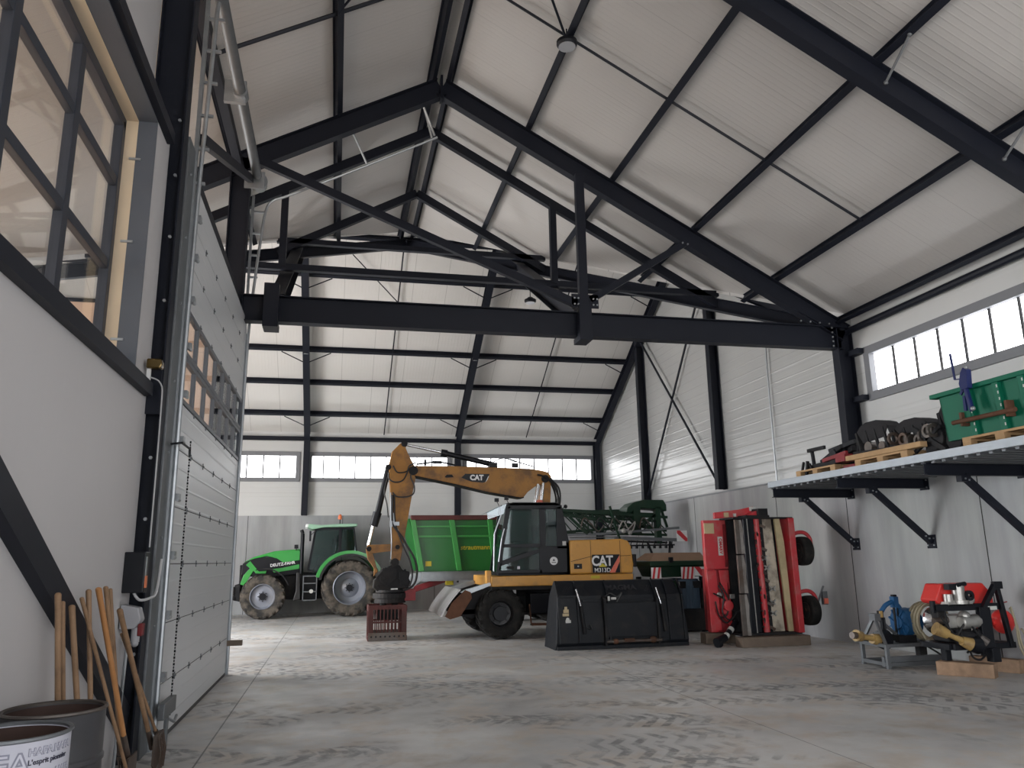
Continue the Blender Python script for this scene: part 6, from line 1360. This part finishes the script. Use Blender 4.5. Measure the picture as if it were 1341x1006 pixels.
# printed lettering wraps round the white drum; the angle runs round the side that faces the hall
def wrap(txt, size, ang, z_, mt, bold=.004):
    return text_part('lettering', txt, M[mt], d1, (0, 0, 0), size, ext=.001, bold=bold, bend=(-1.483, 4.41, .2572, math.radians(ang), z_))
def outline(size, ang, z_):
    wrap('HAFA', size, ang, z_, 'print_grey', size * .045)
    o_ = text_part('lettering', 'HAFA', M['drum_white'], d1, (0, 0, 0), size, ext=.0016, bold=-size * .012, bend=(-1.483, 4.41, .2576, math.radians(ang), z_))
outline(.13, -88, .775); outline(.046, -41, .823); outline(.046, -14, .823)
wrap("L'esprit pionnier", .032, -30, .78, 'print_dark', .0008)
outline(.12, -62, .67); outline(.046, -10, .72); wrap("L'esprit pionnier", .032, -8, .675, 'print_dark', .0008)
def tool(kind, label, top, foot, mt='handle', r=.017, head='shovel', tr=None):
    o = thing('hand_tool', label, 'hand tool', (foot[0], foot[1], 0), group='long-handled tools against the left wall')
    q_k = .945
    t, b_ = [V((w_[0] * q_k, w_[1] * q_k, max(1.65 + (w_[2] - 1.65) * q_k, .0))) for w_ in (top, foot)]; n_ = 8
    b_.z = foot[2]
    m = MB(); pts = [b_.lerp(t, i / n_) + V((0, 0, 0)) for i in range(n_ + 1)]
    d = (t - b_).normalized()
    m.cyl(b_, b_.lerp(t, .93), r * .95, r * 1.02, n=12); m.cyl(b_.lerp(t, .93), t, r * 1.02, r * 1.12, n=12); m.ball(t, r * 1.12, r * 1.12, r * .8, 12, 6)
    m.build('shaft', M[mt], o, smooth=True)
    f_ = b_
    if head == 'shovel':
        MB().cyl(f_ - d * .02, f_ + d * .16, .024, .02, n=12).build('socket', M['iron'], o)
        w_, L = .13, .28; y_ = f_
        vs = []; 
        for s_, zz in ((-w_, .30), (w_, .30), (w_, .08), (0, .0), (-w_, .08)): vs.append((f_.x + .03, f_.y + s_, zz))
        mm_ = MB(); nn = len(vs); vs2 = [(a + .012, b, c) for a, b, c in vs]
        mm_.add(vs + vs2, [tuple(range(nn)), tuple(reversed(range(nn, 2 * nn)))] + [(i, (i + 1) % nn, nn + (i + 1) % nn, nn + i) for i in range(nn)]); mm_.build('blade', M['iron'], o)
    elif head == 'fork':
        MB().cyl(f_ - d * .02, f_ + d * .14, .022, .02, n=12).build('socket', M['iron'], o)
        mm_ = MB(); mm_.bar((f_.x, f_.y - .1, .28), (f_.x, f_.y + .1, .28), .02, .02)
        for q_ in (-.1, -.035, .035, .1): mm_.tube([(f_.x, f_.y + q_, .28), (f_.x + .03, f_.y + q_, .14), (f_.x + .02, f_.y + q_, .0)], .007, 6)
        mm_.build('tines', M['iron'], o)
    else:
        MB().cyl(f_ - d * .02, f_ + d * .08, .024, n=12).build('socket', M['iron'], o)
        mm_ = MB(); mm_.box(f_.x - .02, f_.x + .05, f_.y - .16, f_.y + .16, .08, .12)
        for q_ in range(8): mm_.box(f_.x - .015, f_.x + .045, f_.y - .15 + .04 * q_, f_.y - .125 + .04 * q_, 0, .08)
        mm_.build('rake_head', M['iron'], o)
    return o
tool('shovel', 'straight brown tool handle leftmost behind the grey drum', (-1.70, 5.58, 1.475), (-1.66, 5.86, .3))
tool('shovel', 'thin dark tool handle half hidden by the leftmost straight handle', (-1.71, 5.72, 1.42), (-1.66, 5.98, .3), r=.013, head='fork')
tool('fork', 'tapering handle second from the left, crossing the wall brace', (-1.70, 5.88, 1.385), (-1.60, 6.14, .3), r=.018, head='fork')
tool('rake', 'slanting dark handle that crosses the long handles towards the floor', (-1.70, 6.08, 1.43), (-1.42, 6.75, .12), r=.013, head='rake')
tool('shovel', 'upright grey-brown handle between the slanting dark one and the orange one', (-1.70, 6.22, 1.475), (-1.60, 6.36, .3), r=.017)
tool('shovel', 'orange varnished handle in the middle of the tools', (-1.70, 6.46, 1.48), (-1.52, 6.98, .3), 'handle_orange', r=.019)
tool('fork', 'brown handle just right of the orange varnished one', (-1.70, 6.65, 1.485), (-1.58, 7.08, .28), r=.016, head='fork')
tool('hoe', 'thin handle rightmost of the tight middle bunch', (-1.71, 6.82, 1.465), (-1.60, 7.12, .3), r=.014, head='rake')
tool('shovel', 'long leaning handle beside the grey gearbox', (-1.69, 7.08, 1.295), (-1.50, 7.78, .2), r=.02)
tool('fork', 'thin shaft leaning behind the handle beside the gearbox', (-1.69, 7.22, 1.1), (-1.46, 7.9, .2), r=.013, head='fork')
o = MB().cyl((-1.69, 7.32, .0), (-1.67, 7.34, 1.05), .014, n=10).build('steel_rod', M['galv'], None); tag(o, 'thin grey steel rod standing under the gearbox', 'rod')
# ================================================================== CAMERA AND LIGHT
f, p, y, r = 1020.0, .2213, .2210, -.0156
cp, sp_, cy, sy = math.cos(p), math.sin(p), math.cos(y), math.sin(y)
fwd = V((sy * cp, cy * cp, sp_)); right = V((cy, -sy, 0)); up = right.cross(fwd)
rr = right * math.cos(r) + up * math.sin(r); uu = -right * math.sin(r) + up * math.cos(r)
cd = bpy.data.cameras.new('camera'); cam = bpy.data.objects.new('camera', cd); COL.objects.link(cam)
cd.sensor_fit = 'HORIZONTAL'; cd.sensor_width = 36; cd.lens = f / 1341 * 36; cd.clip_start = .05; cd.clip_end = 300
mt = Matrix((rr, uu, -fwd)).transposed().to_4x4(); mt.translation = V((0, 0, 1.65)); cam.matrix_world = mt
SC.camera = cam

w = bpy.data.worlds.new('sky'); SC.world = w; w.use_nodes = True
bg = w.node_tree.nodes['Background']; bg.inputs[0].default_value = (.86, .93, 1.0, 1); bg.inputs[1].default_value = 1.6

def area(name, loc, size, sy_, rot, power, col=(.97, .985, 1)):
    l = bpy.data.lights.new(name, 'AREA'); l.shape = 'RECTANGLE'; l.size = size; l.size_y = sy_; l.energy = power; l.color = col
    o = bpy.data.objects.new(name, l); COL.objects.link(o); o.location = loc; o.rotation_euler = rot; return o
# left gate daylight, added front and side fill lamps, hazy yard sun
def aim(o, d): o.rotation_euler = V(d).to_track_quat('-Z', 'Z').to_euler()
l1 = area('daylight_left_gate', (-8.3, 18.2, 2.6), 6.4, 5, (0, -PI / 2, 0), 1050, (.95, .975, 1)); l1.rotation_euler = (0, -PI / 2 + .42, 0)
l2 = area('added_front_fill', (6.25, YF + .1, 2.7), 4.8, 5.2, (PI / 2 - .3, 0, 0), 330, (.95, .975, 1))  # fill lamp added behind the camera at an unseen front opening
l3 = area('added_side_fill', (XL - .1, -1.9, 2.1), 4.0, 4.6, (0, -PI / 2 + .3, 0), 560, (.95, .975, 1))  # lamp added to brighten floor and right wall; its opening is unseen
sl = bpy.data.lights.new('hazy_sun', 'SUN'); sl.energy = 11; sl.angle = math.radians(25); sl.color = (1, .93, .84)
so_ = bpy.data.objects.new('hazy_sun', sl); COL.objects.link(so_); so_.rotation_euler = V((-.62, -.12, .8)).to_track_quat('Z', 'Y').to_euler()
SC.view_settings.view_transform = 'Standard'; SC.view_settings.look = 'None'; SC.view_settings.gamma = 1
SC.view_settings.use_curve_mapping = False; SC.view_settings.exposure = 0.42
try:
    SC.cycles.max_bounces = 10; SC.cycles.diffuse_bounces = 5; SC.cycles.glossy_bounces = 4; SC.cycles.transparent_max_bounces = 12
    SC.cycles.use_denoising = True; SC.cycles.sample_clamp_indirect = 6
except Exception: pass
